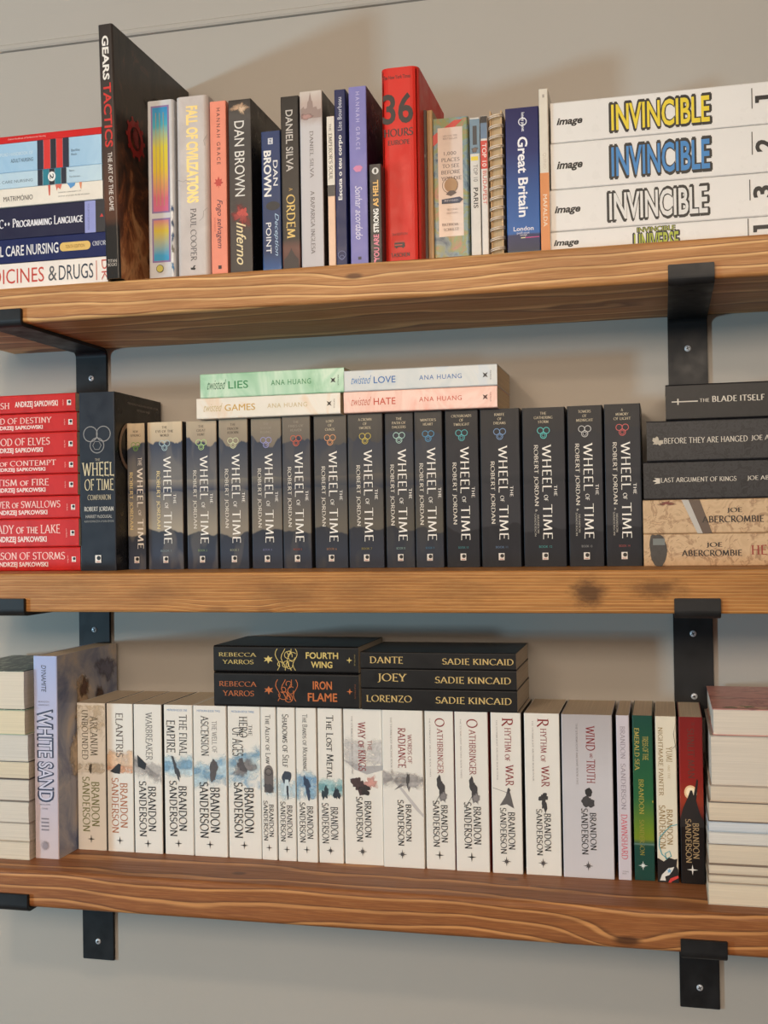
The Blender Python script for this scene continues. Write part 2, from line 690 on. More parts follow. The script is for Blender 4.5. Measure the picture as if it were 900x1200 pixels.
structure('wall_back', box_bm(-4.6, 3.2, 0, .12, -1.5, .95), WALL)
structure('ceiling', box_bm(-4.6, 3.2, -4.2, .12, .95, 1.0), WALL)
fl = NT('oak_floor', .5)
fl.color(fl.mix(fl.noise(fl.vmul(fl.obj(), (2, 30, 1)), 1, 4)[0], rgba((92, 68, 48)), rgba((116, 88, 62))))
structure('floor', box_bm(-4.6, 3.2, -5.0, .12, -1.56, -1.5), fl.m)
# plaster coving between wall and ceiling, with a small lip at its foot
prof = [(0, .764), (-.006, .764), (-.008, .7665), (-.008, .7715), (-.006, .7735)]
for i in range(9):
    a = math.radians(90 * i / 8)
    prof.append((-.006 - .15 * (1 - math.cos(a)) * .55 - .02 * i / 8, .7735 + (.95 - .7735) * math.sin(a)))
prof.append((0, .95))
bm = bmesh.new()
ra = [bm.verts.new((-4.6, y, z)) for y, z in prof]
rb = [bm.verts.new((3.2, y, z)) for y, z in prof]
for i in range(len(prof)):
    j = (i + 1) % len(prof)
    bm.faces.new((ra[i], ra[j], rb[j], rb[i]))
bm.faces.new(ra)
bm.faces.new(rb[::-1])
structure('trim_1', bm, WALL)


# ================================================================== shelves
def wood(name, seed, freq, amp, xs, knots, smudges, light, mid, dark, finer=1.0, tilt=.22, base=0.0):
    n = NT(name, .48, 0, .35)
    o = n.obj()
    x, y, z = n.xyz(o)
    so = n.vadd(o, (seed, seed * .7, seed * 1.3))
    n1 = n.noise(n.vmul(so, (xs, 5, 5)), 1, 2, .45)[0]
    n2 = n.noise(n.vmul(so, (xs * 3, 14, 14)), 1, 2)[0]
    r = n.math('ADD', z, n.math('MULTIPLY', y, tilt))
    r = n.math('ADD', r, n.math('MULTIPLY', n.math('SUBTRACT', n1, .5), amp))
    r = n.math('ADD', r, n.math('MULTIPLY', n.math('SUBTRACT', n2, .5), amp * .22))
    spot = None
    for (kx, ky, kz, sx, sy, sz, A, dk) in knots:
        d = n.vlen(n.vmul(n.vadd(o, (-kx, -ky, -kz)), (1 / sx, 1 / sy, 1 / sz)))
        g = n.math('POWER', 2.718, n.math('MULTIPLY', n.math('MULTIPLY', d, d), -1))
        r = n.math('ADD', r, n.math('MULTIPLY', g, A))
        if dk:
            s = n.map(d, .16, .42, dk, 0, True)
            spot = s if spot is None else n.math('MAXIMUM', spot, s)
    ph = n.math('FRACT', n.math('ADD', n.math('MULTIPLY', r, freq), base))
    col = n.ramp(ph, [(0, dark), (.12, mid), (.72, mid), (.84, light), (.95, light), (1.0, dark)])
    fib = n.noise(n.vmul(so, (7, 260, 260)), 1, 3, .6)[0]
    fib2 = n.noise(n.vmul(so, (30, 700 * finer, 700 * finer)), 1, 2, .6)[0]
    col = n.mix(n.map(fib, .35, .7, 0, .38), col, rgba(dark))
    col = n.mix(n.map(fib2, .45, .7, 0, .25 * finer), col, rgba(light))
    blotch = n.noise(n.vmul(so, (7, 20, 24)), 1, 3)[0]
    col = n.mix(n.map(blotch, .45, .75, 0, .35), col, rgba(dark))
    for (kx, ky, kz, sx, sz, amt) in smudges:
        d = n.vlen(n.vmul(n.vadd(o, (-kx, -ky, -kz)), (1 / sx, 4, 1 / sz)))
        jit = n.math('MULTIPLY', n.math('SUBTRACT', n.noise(n.vmul(so, (55, 55, 120)), 1, 4, .7)[0], .5), 1.6)
        col = n.mix(n.map(n.math('ADD', d, jit), .1, 1.25, amt, 0, True), col, rgba((58, 33, 16)))
    if spot is not None:
        col = n.mix(spot, col, rgba((70, 38, 18)))
    n.color(col)
    n.bump(n.math('ADD', n.math('MULTIPLY', ph, .6), n.math('MULTIPLY', fib, .5)), .35, .0012)
    n.rough(n.map(fib, .3, .7, .42, .6))
    return n.m


SHX0, SHX1 = -.672, .47
SW = [
    wood('pine_flat_grain', 3.1, 76, .050, 1.9, [(-.081, -.23, .030, .035, .2, .012, .006, .7)], [], (232, 184, 124), (186, 130, 78), (122, 74, 39)),
    wood('pine_fine_grain', 8.4, 260, .010, 1.1, [(-.26, -.23, .004, .05, .3, .012, .006, .3), (-.20, -.23, .003, .03, .3, .01, .005, .3)],
         [(.187, -.23, .024, .022, .020, .8), (.262, -.23, .028, .034, .014, .6), (-.33, -.23, .026, .05, .016, .22), (-.17, -.23, .022, .05, .02, .28), (-.08, -.23, .028, .04, .016, .2), (.04, -.23, .024, .05, .018, .22), (-.45, -.23, .03, .05, .014, .2)],
         (214, 160, 96), (178, 119, 61), (108, 63, 30), 1.6),
    wood('pine_flat_grain_dark', 14.9, 70, .055, 2.2, [(.2226, -.23, .010, .05, .2, .016, .014, .9), (-.252, -.19, .0464, .03, .02, .05, .006, .7), (.084, -.15, .0464, .03, .02, .05, .006, .6), (-.25, -.23, .0, .11, .3, .016, .012, 0)], [],
         (206, 146, 90), (146, 89, 49), (98, 57, 30)),
]


def shelf(i, ztop, label):
    th = TH[i]
    bm = box_bm(SHX0, SHX1, -DEP, -.0006, 0, th)
    ed = [e for e in bm.edges if abs(e.verts[0].co.x - e.verts[1].co.x) > .5 and e.verts[0].co.y < -.1]
    bmesh.ops.bevel(bm, geom=ed, offset=(.005, .003, .006)[i], segments=4, profile=.5, affect='EDGES')
    o = from_bm('wooden_shelf', bm, SW[i])
    o.location = (0, 0, ztop - th)
    o['label'] = label
    o['category'] = 'shelf'
    o['group'] = 'thick pine wall shelves'
    return o


shelf(0, T1, 'topmost thick pine shelf, seen from below, with wavy pale grain lines')
shelf(1, T2, 'middle pine shelf with fine straight grain and dark smudged patches on its edge')
shelf(2, T3, 'lowest thick pine shelf with knots, its upper face showing before white books')


# ================================================================== brackets
def steel():
    n = NT('black_waxed_steel', .45, .3, .35)
    o = n.obj()
    f = n.noise(o, 35, 4, .6)[0]
    n.color(n.mix(f, rgba((20, 21, 23)), rgba((46, 46, 48))))
    n.rough(n.map(f, .3, .7, .36, .58))
    return n.m


STEEL = steel()
zinc = NT('zinc_screw', .35, .25)
zinc.color(rgba((206, 210, 216)))
ZINC = zinc.m
SLOT = ink((22, 22, 24), .7)
BW = .0497


def bracket(x, zb, label, screws=(.043, .124)):
    e = empty('shelf_bracket', (x, 0, zb), label, 'bracket', 'black steel lip brackets')
    t = .005
    # centre line in (y, z): wall leg bottom -> bend -> arm -> bend -> lip top
    yl, ya, zl = -t / 2, -DEP - .0006 - t / 2, .0173
    path = [(yl, -.1505), (yl, -.0125)]
    for i in range(1, 6):
        a = math.radians(90 * i / 6)
        path.append((yl - .01 + .01 * math.cos(a), -.0125 + .01 * math.sin(a)))
    path.append((yl - .01, -t / 2))
    path.append((ya + .006, -t / 2))
    for i in range(1, 6):
        a = math.radians(-90 - 90 * i / 6)
        path.append((ya + .006 + .006 * math.cos(a), -t / 2 + .006 + .006 * math.sin(a)))
    path.append((ya, -t / 2 + .006))
    path.append((ya, zl))
    bm = bmesh.new()
    rings = []
    n = len(path)
    for i, (y, z) in enumerate(path):
        a, b = path[max(0, i - 1)], path[min(n - 1, i + 1)]
        dy, dz = b[0] - a[0], b[1] - a[1]
        d = math.hypot(dy, dz)
        ny, nz = -dz / d * t / 2, dy / d * t / 2
        rings.append([bm.verts.new((sx * BW / 2, y + s * ny, z + s * nz)) for sx, s in ((-1, 1), (1, 1), (1, -1), (-1, -1))])
    for i in range(n - 1):
        for k in range(4):
            bm.faces.new((rings[i][k], rings[i][(k + 1) % 4], rings[i + 1][(k + 1) % 4], rings[i + 1][k]))
    bm.faces.new(rings[0])
    bm.faces.new(rings[-1][::-1])
    bmesh.ops.recalc_face_normals(bm, faces=bm.faces[:])
    ed = [g for g in bm.edges if g.is_manifold and g.calc_face_angle() > .8]
    bmesh.ops.bevel(bm, geom=ed, offset=.0007, segments=2, affect='EDGES')
    from_bm('bent_strap', bm, STEEL, e)
    for s in screws:
        bm = bmesh.new()
        prof = [(.0042, 0), (.0042, .0004), (.0032, .0011), (.0016, .0014)]
        rr = []
        for (r, h) in prof:
            rr.append([bm.verts.new((r * math.cos(2 * math.pi * k / 16), -t - h, -s + r * math.sin(2 * math.pi * k / 16))) for k in range(16)])
        for a, b in zip(rr, rr[1:]):
            for k in range(16):
                bm.faces.new((a[k], a[(k + 1) % 16], b[(k + 1) % 16], b[k]))
        bm.faces.new(rr[-1])
        sc = from_bm('screw', bm, ZINC, e, True)
        bm = bmesh.new()
        for ang in (.4, .4 + math.pi / 2):
            ca, sa = math.cos(ang), math.sin(ang)
            q = [bm.verts.new((px * ca - pz * sa, -t - .0017, -s + px * sa + pz * ca)) for px, pz in ((-.0023, -.0005), (.0023, -.0005), (.0023, .0005), (-.0023, .0005))]
            q2 = [bm.verts.new(v.co + Vector((0, .0006, 0))) for v in q]
            bm.faces.new(q)
            bm.faces.new(q2[::-1])
            for k in range(4):
                bm.faces.new((q[k], q2[k], q2[(k + 1) % 4], q[(k + 1) % 4]))
        from_bm('cross_slot', bm, SLOT, sc)
    # countersunk fixing hole under the arm
    bm = bmesh.new()
    vv = [bm.verts.new((.0032 * math.cos(2 * math.pi * k / 14), -.195 + .0032 * math.sin(2 * math.pi * k / 14), -t - .0002)) for k in range(14)]
    bm.faces.new(vv)
    from_bm('fixing_hole', bm, SLOT, e)
    return e


XL, XR = -.5440, .3052
names = ('topmost', 'middle', 'lowest')
for i, zt in enumerate((T1, T2, T3)):
    zb = zt - TH[i]
    bracket(XL, zb, ('black steel bracket under the topmost shelf, above the red paperback stack', 'black steel bracket under the middle shelf, above the lilac graphic novel',
                     'black steel bracket under the lowest shelf, left one of its pair')[i])
    bracket(XR, zb, ('black steel bracket under the topmost shelf, above the charcoal book stack', 'black steel bracket under the middle shelf, behind the red and black paperback',
                     'black steel bracket under the lowest shelf, right one of its pair')[i])

# ================================================================== printed-art materials
def mountains(i, sky_hi, sky_lo, crest, fog, deep, seed):
    n = NT('misty_ridge_print_%d' % i, .4, 0, .25)
    o = n.obj()
    x, y, z = n.xyz(o)
    zn = n.math('DIVIDE', z, .198)
    col = n.mix(n.map(zn, .80, 1.0), rgba(sky_lo), rgba(sky_hi))
    for k, (base, amp, fq, c0, c1, low) in enumerate(((.845, .13, 42, crest, tuple(int(a * .55 + b * .45) for a, b in zip(fog, crest)), .58), (.605, .025, 30, tuple(int(a * .8 + b * .2) for a, b in zip(fog, crest)), crest, .53),
                                                     (.53, .05, 28, tuple(int(a * .6 + b * .4) for a, b in zip(crest, fog)), fog, .28), (.25, .10, 26, deep, crest, .0))):
        nz = n.noise(n.comb(n.math('MULTIPLY', n.math('ADD', x, seed * .137 + k * 3.1), fq), seed + k * 2.3, 0), 1, 3, .45)[0]
        ridge = n.math('ADD', n.math('MULTIPLY', n.math('SUBTRACT', nz, .5), amp * 2), base)
        m = n.map(n.math('SUBTRACT', ridge, zn), -.004, .006)
        lc = n.mix(n.map(zn, low, base), rgba(c1), rgba(c0))
        col = n.mix(m, col, lc)
    # faint streaks mixed towards the fog colour
    sh = n.noise(n.vmul(n.vadd(o, (seed, 0, 0)), (60, 1, 18)), 1, 1)[0]
    col = n.mix(n.map(sh, .52, .6, 0, .18), col, rgba(fog))
    n.color(col)
    return n.m


def gradient(name, stops, h, rough=.38, noise_amt=.0, scale=40, axis='z'):
    n = NT(name, rough, 0, .28)
    o = n.obj()
    s = n.xyz(o)
    f = n.math('DIVIDE', s[2 if axis == 'z' else 0], h)
    if noise_amt:
        f = n.math('ADD', f, n.math('MULTIPLY', n.math('SUBTRACT', n.noise(o, scale, 4, .6)[0], .5), noise_amt))
    n.color(n.ramp(f, stops))
    return n.m


def painting(name, stops, scale, rough=.42, dist=1.0, stretch=(1, 1, 1), seed=0.0):
    n = NT(name, rough, 0, .28)
    f = n.noise(n.vmul(n.vadd(n.obj(), (seed, seed, seed)), stretch), scale, 5, .6, dist)[0]
    n.color(n.ramp(f, stops))
    return n.m


def lum(c, k):
    return tuple(max(0, min(255, int(v * k))) for v in c)


WHITE = (236, 230, 222)
BLACK = (20, 19, 20)
GOLD = ink((250, 222, 146), .34, .3)


def mark(center, s=7.6):
    """small white publisher tile with a black dot"""
    h = s / 2
    return [MM('publisher_mark', [(-h, -h * 1.2, 0), (h, -h * 1.2, 0), (h, h * 1.2, 0), (-h, h * 1.2, 0)], [(0, 1, 2, 3)], center, (232, 226, 220)),
            MM('publisher_dot', [(.1 * s + .34 * s * math.cos(k * .3927), .14 * s + .34 * s * math.sin(k * .3927), 0) for k in range(16)], [tuple(range(16))], center, (18, 17, 18)),
            MM('publisher_line', [(-.32 * s, -.5 * s, 0), (.32 * s, -.5 * s, 0), (.32 * s, -.38 * s, 0), (-.32 * s, -.38 * s, 0)], [(0, 1, 2, 3)], center, (190, 120, 105))]


def rings(center, k, col, face='front', t=.9, mat=None):
    off = [(-3.2 * k, 2.2 * k), (3.2 * k, 2.2 * k), (0, -3.0 * k)]
    return [RING('ring_emblem', center, [q], 3.6 * k, t, col, face=face, mat=mat) for q in off] + [RING('ring_emblem_core', center, [(0, -3.0 * k)], 2.2 * k, t * .7, col, face=face, mat=mat, n=6)]


# ================================================================== topmost shelf: books lying flat at the left
NURSE = 'books lying flat on the topmost shelf'
YS, LS = -.222, .235


def left_end(off, right):        # metres from the right end -> fraction of the length
    return 1 - off / LS


def fr(u0, v0, u1, v1, right):   # helper: offsets in millimetres from the right-hand end
    return (1 - u0 / (LS * 1000), v0, 1 - u1 / (LS * 1000), v1)


XRT = -.408
zs = [T1 + .0002, .3868, .4180, .4590, .4830, .5038, .5420, .5515]
pale = painting('pale_blue_wash', [(.3, (150, 190, 222)), (.7, (176, 208, 232))], 14)
pale2 = painting('paler_blue_wash', [(.3, (176, 204, 224)), (.7, (198, 220, 232))], 14)
flat_specs = [
    ('white medical paperback, lowest of the flat stack beside the tall black book', (238, 228, 220), True, [
        T('title_lettering', 'MEDICINES', fr(190, .22, 89, .80, 0), (196, 66, 52)), T('title_lettering', '&', fr(83, .22, 71, .80, 0), (88, 88, 92)),
        T('title_lettering', 'DRUGS', fr(68, .22, 20, .80, 0), (48, 58, 74)), RECT('red_rule', fr(16, .14, 15, .9, 0), (196, 90, 80)),
        T('publisher_lettering', 'DK', (.965, .12, .998, .92), (196, 90, 80), 'd')]),
    ('navy handbook with white capitals and a small yellow oval, second from the bottom', (28, 37, 86), False, [
        T('title_lettering', 'CRITICAL CARE NURSING', fr(190, .28, 66, .72, 0), (226, 224, 226), bold=.012), RECT('yellow_oval', fr(59, .32, 26, .68, 0), (224, 186, 104)),
        DISC('yellow_oval', (1 - 59 / 235, .5), 5, 5.6, (224, 186, 104)), DISC('yellow_oval', (1 - 26 / 235, .5), 5, 5.6, (224, 186, 104)),
        T('edition_lettering', 'TENTH EDITION', fr(56, .43, 29, .57, 0), (150, 110, 50)), T('publisher_lettering', 'OXFORD', fr(18, .36, -4, .56, 0), (216, 216, 224), font='serif')]),
    ('thick dark navy book with white small capitals and a lilac stripe, in the flat stack', (38, 37, 64), True, [
        T('title_lettering', 'C++ Programming Language', fr(150, .36, 31, .66, 0), (228, 226, 232), font='serif', weight=1.2), RECT('lilac_stripe', fr(28, 0.0, 13, 1.0, 0), (146, 152, 208)),
        T('author_lettering', 'FOURTH EDITION', (1 - 24 / 235, .1, 1 - 21.5 / 235, .9), (96, 100, 150), 'd'), RECT('black_end', fr(12.9, 0, 0, 1, 0), (44, 40, 42)),
        STAR('red_mark', (1 - 4.5 / 235, .5), 3, (190, 50, 44), 3, .5)]),
    ('thin white paperback with paint drips and a dark hand lettered title', (234, 226, 214), False, [
        T('title_lettering', 'MATRIMÓNIO', fr(140, .36, 98, .70, 0), (66, 62, 62), bold=.004),
        POLY('red_drip', [(.676, 0), (.69, 0), (.688, .55), (.682, .6), (.68, .5)], (206, 84, 68)), POLY('red_drip', [(.72, 0), (.76, 0), (.75, .3), (.735, .18), (.728, .36)], (216, 110, 90)),
        POLY('blue_drip', [(.79, 0), (.84, 0), (.835, .16), (.81, .3), (.80, .14)], (90, 150, 206)), POLY('red_drip', [(.862, 0), (.878, 0), (.874, .4), (.868, .3)], (222, 140, 100)),
        T('subtitle_lettering', 'fundamentos e conversas para o casal', fr(62, .42, 30, .52, 0), (130, 122, 118)), T('subtitle_lettering', 'construir um projeto de vida em comum', fr(62, .62, 18, .73, 0), (130, 122, 118))]),
    ('pale blue nursing book with black and teal bands and a white number disc', None, False, [
        T('title_lettering', 'CRITICAL CARE NURSING', fr(170, .5, 97, .68, 0), (98, 120, 140)), RECT('black_band', fr(90, 0, 83, 1, 0), (30, 32, 50)), RECT('teal_band', fr(82.4, 0, 74, 1, 0), (26, 122, 142)),
        RECT('black_band', fr(73.5, 0, 66, 1, 0), (26, 30, 42)), RECT('teal_band', fr(65.5, 0, 57, 1, 0), (26, 122, 142)), RECT('black_band', fr(56.4, 0, 49.5, 1, 0), (30, 32, 50)),
        DISC('number_disc', (1 - 69.8 / 235, .5), 5.4, 6.2, (236, 236, 234)), T('number', '2', (1 - 72.5 / 235, .33, 1 - 67 / 235, .67), (20, 24, 34), 'd', bold=.02),
        T('author_lettering', 'Bench', fr(45, .2, 38, .3, 0), (110, 124, 136)), T('author_lettering', 'Sanderson', fr(45, .58, 30, .68, 0), (110, 124, 136))]),
    ('light blue nursing book with broad black and red bands, second from top of stack', None, True, [
        T('title_lettering', 'OXFORD HANDBOOK OF', fr(150, .33, 96, .44, 0), (206, 224, 236)), T('title_lettering', 'ADULT NURSING', fr(128, .55, 96, .68, 0), (70, 96, 124)),
        RECT('black_band', fr(90, 0, 81.5, 1, 0), (30, 32, 56)), RECT('red_band', fr(81, 0, 71.5, 1, 0), (214, 44, 40)), RECT('black_band', fr(71, 0, 63.5, 1, 0), (26, 28, 40)), RECT('red_band', fr(63, 0, 54, 1, 0), (214, 44, 40)),
        RECT('black_band', fr(53.5, 0, 45.5, 1, 0), (30, 32, 56)), T('author_lettering', 'Baillie', fr(42, .42, 30, .5, 0), (110, 130, 148)), T('author_lettering', 'Black', fr(42, .56, 34, .63, 0), (110, 130, 148))]),
    ('thin bright red booklet on top of the flat nursing stack', (206, 36, 36), False, [
        T('title_lettering', 'Oxford Handbook of Cardiovascular Nursing', fr(132, .34, 78, .62, 0), (238, 196, 190))]),
]
rt_ends = (-.4040, -.4060, -.4070, -.4085, -.4095, -.4100, -.4105)
rnd = random.Random(4)
for k, (lab, colr, thick, pr) in enumerate(flat_specs):
    cov = cover_plain(colr) if colr else (pale2 if k == 4 else pale)
    make_book('paperback_book', lab, NURSE, rt_ends[k] - LS, YS - rnd.uniform(0, .003), zs[k], LS, zs[k + 1] - zs[k] - .0003, .155 + rnd.uniform(-.008, .01), 'flat', cov, None, pr)

# ================================================================== topmost shelf: the upright row
ROW1 = 'mixed upright books on the topmost shelf'


def up(label, x0, w, ztop, cover, prints, y=-.2, depth=.15, hard=False, side=None, name=None, rr=None, ry=0, group=ROW1, page=(226, 212, 190)):
    k = (y + 1.5421) / (-.2 + 1.5421)          # same sight line at another distance from the wall
    x0 = .2699 + (x0 - .2699) * k
    w = w * k
    zt = .0403 + (ztop - .0403) * k
    f = 1 - max(0, .239 * (.2303 + y)) / (zt - T1)      # the foot of the spine is behind the shelf edge
    for p in prints:
        if p['face'] == 'front':
            if 'center' in p:
                p['center'] = (p['center'][0], p['center'][1] * f)
            else:
                p['V'] = [(a, v if v >= .999 else v * f, l) for a, v, l in p['V']]
    return make_book(name or ('hardback_book' if hard else 'paperback_book'), label, group, x0, y, T1 + .0002, w - .0004, zt - T1, depth, 'upright', cover, side, prints, hard, ry, page=page, rr=rr)


# tall black art book that overhangs the front edge
gn = NT('dark_battle_painting', .3, 0, .3)
go = gn.obj()
gf = gn.math('ADD', gn.math('MULTIPLY', gn.noise(gn.vmul(go, (1, 1.3, .8)), 17, 5, .62, 1.6)[0], .62), gn.map(gn.xyz(go)[2], .0, .24, .30, .02))
gn.color(gn.ramp(gf, [(.24, (24, 21, 20)), (.38, (52, 41, 36)), (.48, (104, 64, 44)), (.55, (176, 112, 70)), (.62, (226, 170, 118)), (.72, (116, 68, 46))]))
gear_side = gn.m
gear_sp = gradient('charcoal_to_rust_spine', [(0, (32, 30, 30)), (.20, (36, 33, 32)), (.235, (84, 54, 40)), (.32, (96, 64, 50)), (.5, (72, 56, 50)), (.75, (66, 58, 55)), (1, (58, 53, 51))], .319, .35, .05)
gp = [T('title_lettering', 'GEARS', (.26, .045, .72, .220), (236, 232, 226), 'd', bold=.03), T('title_lettering', 'TACTICS', (.26, .232, .80, .485), (206, 44, 36), 'd', bold=.02),
      T('subtitle_lettering', 'THE ART OF THE GAME', (.42, .505, .72, .735), (222, 212, 204), 'd', bold=.012),
      T('publisher_lettering', 'TITAN', (.18, .925, .8, .937), (200, 190, 180)), T('publisher_lettering', 'BOOKS', (.18, .94, .8, .952), (200, 190, 180))]
ge = (.235, .40)
gp += [RING('gear_emblem', ge, [(0, 0)], 23, 8, (176, 36, 32), face='right', n=26)]
for k in range(10):
    a = 2 * math.pi * k / 10
    gp.append(MM('gear_tooth', [(22 * math.cos(a - .13), 22 * math.sin(a - .13), 2), (28 * math.cos(a - .09), 28 * math.sin(a - .09), 2), (28 * math.cos(a + .09), 28 * math.sin(a + .09), 2), (22 * math.cos(a + .13), 22 * math.sin(a + .13), 2)], [(0, 1, 2, 3)], ge, (176, 36, 32), face='right'))
gp += [BLOT('gear_centre', ge, 11, 13, (150, 34, 30), 5, face='right', rough=.2)]
for k, (a, v, rx, ry_, c) in enumerate(((.5, .76, 20, 30, (122, 74, 44)), (.62, .70, 12, 40, (164, 106, 64)), (.40, .90, 18, 16, (96, 52, 32)), (.7, .9, 24, 20, (140, 84, 50)), (.55, .22, 30, 16, (58, 48, 44)), (.8, .42, 18, 34, (74, 50, 38)), (.45, .66, 7, 22, (188, 130, 80)))):
    gp.append(BLOT('painted_smoke', (a, v), rx, ry_, c, 40 + k, face='right', rough=.75, lean=.3))
make_book('hardback_book', 'very tall black hardback art book with white and red spine lettering', ROW1, -.3985, -.2385, T1 + .0002, .0195, .319, .2375, 'upright', gear_sp, gear_side, gp, True, math.radians(-1.3), rr=.003)

# holographic foil spine
rain = gradient('rainbow_foil', [(0, (60, 150, 200)), (.14, (70, 160, 205)), (.28, (214, 190, 70)), (.36, (206, 110, 150)), (.46, (214, 110, 130)), (.62, (226, 196, 60)), (.74, (220, 206, 70)), (.86, (80, 170, 190)), (1, (50, 130, 200))], .232, .25, .06)
pr = [RECT('foil_border', (.16, .03, .84, .64), (136, 110, 160)), RECT('foil_panel', (.22, .04, .78, .63), None, rain), RECT('foil_border', (.16, .67, .84, .92), (136, 110, 160)), RECT('foil_panel', (.22, .68, .78, .91), None, rain)]
for k in range(3):
    pr.append(RECT('foil_rule', (.34 + .14 * k, .07, .36 + .14 * k, .60), (170, 150, 110)))
for k, (v, c) in enumerate(((.62, (40, 70, 110)), (.70, (30, 50, 80)), (.78, (60, 80, 110)), (.85, (120, 110, 90)), (.95, (60, 120, 160)))):
    pr.append(BLOT('cover_speck', (.93, v), 1.6, 5, c, 60 + k, rough=.6))
pr.append(DISC('yellow_disc', (.44, .955), 4.4, 5, (196, 188, 84)))
pr.append(RING('yellow_disc_ring', (.44, .955), [(0, 0)], 5, .7, (70, 66, 40)))
up('silvery hardback with a rainbow foil panel on its spine, beside the tall black book', -.3590, .0368, .5850, cover_plain((206, 206, 208), .22), pr, hard=True)

stone = painting('pale_cracked_stone', [(.35, (196, 186, 182)), (.6, (208, 199, 195)), (.75, (178, 168, 164))], 22, .4, .6)
duck = [(-3, -2, 0), (2, -2.6, 0), (3.4, -.6, 0), (1.4, .4, 0), (2, 2, 0), (3.6, 2.2, 0), (2, 3.4, 0), (.4, 2.6, 0), (-.2, .6, 0), (-3.6, .4, 0)]
up('thick pale stone-patterned hardback with gold foil capitals', -.3197, .0438, .5859, stone, [
    T('title_lettering', 'FALL OF CIVILIZATIONS', (.33, .055, .70, .60), None, 'd', bold=.042, mat=GOLD), T('author_lettering', 'PAUL COOPER', (.42, .63, .62, .925), (92, 86, 86), 'd', 'serif'),
    LINES('crack', [[(-20, 8), (-12, 5), (-8, 7), (-2, 3)], [(20, -30), (15, -34), (14, -42), (9, -46)], [(21, 62), (16, 55), (18, 48)]], (140, 130, 126), .5),
    MM('bird_mark', duck, [tuple(range(10))], (.5, .965), (26, 24, 24))], hard=True, rr=.007)

leaf = [(0, 8, 0), (1.6, 3.4, 0), (4.6, 4.4, 0), (3.6, 1, 0), (6.4, -.6, 0), (3, -2.4, 0), (3, -5, 0), (.6, -4, 0), (0, -8, 0), (-.6, -4, 0), (-3, -5, 0), (-3, -2.4, 0), (-6.4, -.6, 0), (-3.6, 1, 0), (-4.6, 4.4, 0), (-1.6, 3.4, 0)]
up('salmon pink paperback with a red leaf on its spine', -.2733, .0218, .5758, cover_plain((238, 146, 122)), [
    T('author_lettering', 'HANNAH GRACE', (.42, .04, .64, .37), (84, 52, 48), 'd', track=1.5), MM('red_leaf', leaf, [tuple(range(16))], (.5, .475), (196, 66, 56)),
    T('title_lettering', 'Fogo selvagem', (.30, .575, .72, .86), (70, 44, 66), 'd', shear=.35), T('note_lettering', 'ROMANCE', (.2, .68, .28, .76), (190, 90, 76), 'd'), RECT('foot_mark', (.42, .96, .62, .98), (60, 40, 40))])

infer = gradient('grey_fog_spine', [(0, (74, 68, 64)), (.3, (74, 66, 63)), (.8, (70, 67, 66)), (.9, (84, 79, 76)), (1, (54, 48, 44))], .221, .35, .12, 60)
up('dark grey paperback with a red splash and cream script at its foot', -.2486, .0303, .5749, infer, [
    BLOT('city_picture', (.5, .045), 9, 5, (186, 150, 120), 3, rough=.5), BLOT('city_picture', (.62, .06), 4, 6, (206, 176, 146), 8, rough=.6), T('author_lettering', 'DAN BROWN', (.26, .125, .70, .565), (226, 222, 216), 'd', bold=.004),
    BLOT('red_splash', (.52, .68), 9, 13, (150, 40, 36), 12, 30, .6), BLOT('red_splash_core', (.6, .66), 5, 6, (186, 60, 50), 13, 26, .6),
    T('title_lettering', 'Inferno', (.30, .715, .72, .965), (232, 214, 170), 'd', shear=.35, bold=.006)], side=cover_plain((26, 24, 25), .3))

up('short navy paperback with white author name and light blue script title', -.2057, .0250, .5314, gradient('navy_glow', [(0, (120, 160, 206)), (.05, (44, 84, 140)), (.16, (34, 54, 94)), (1, (38, 58, 104))], .178, .35, .05), [
    RECT('top_mark', (.36, .05, .62, .095), (206, 208, 214)), T('top_mark_letter', 'Z', (.42, .058, .56, .087), (34, 54, 94), bold=.02),
    T('author_lettering', 'BROWN', (.12, .14, .52, .475), (232, 230, 228), 'd', bold=.03), T('author_lettering', 'DAN', (.62, .215, .86, .40), (226, 226, 228), 'd', bold=.01),
    DISC('dark_oval', (.58, .545), 9, 5.6, (24, 26, 32)), T('title_lettering', 'Deception', (.62, .60, .88, .91), (170, 200, 226), 'd', shear=.35), T('title_lettering', 'POINT', (.20, .665, .48, .89), (226, 226, 228), 'd', bold=.006)], y=-.195, depth=.11)

up('charcoal paperback with gold serif title above a dark red building', -.1799, .0234, .5722, gradient('charcoal_dusk', [(0, (40, 26, 24)), (.05, (84, 50, 44)), (.14, (104, 66, 58)), (.19, (44, 38, 35)), (.5, (48, 43, 40)), (1, (40, 37, 35))], .219, .35, .04), [
    T('author_lettering', 'DANIEL SILVA', (.28, .08, .68, .44), (196, 190, 184), 'd', bold=.012), T('title_lettering', 'A', (.42, .535, .62, .555), (210, 170, 90), 'd', 'serif'),
    T('title_lettering', 'ORDEM', (.24, .575, .76, .835), (226, 192, 110), 'd', 'serif'), POLY('building_roof', [(.1, 1), (.1, .955), (.3, .93), (.46, .90), (.5, .885), (.54, .90), (.7, .93), (.9, .955), (.9, 1)], (40, 26, 26))])

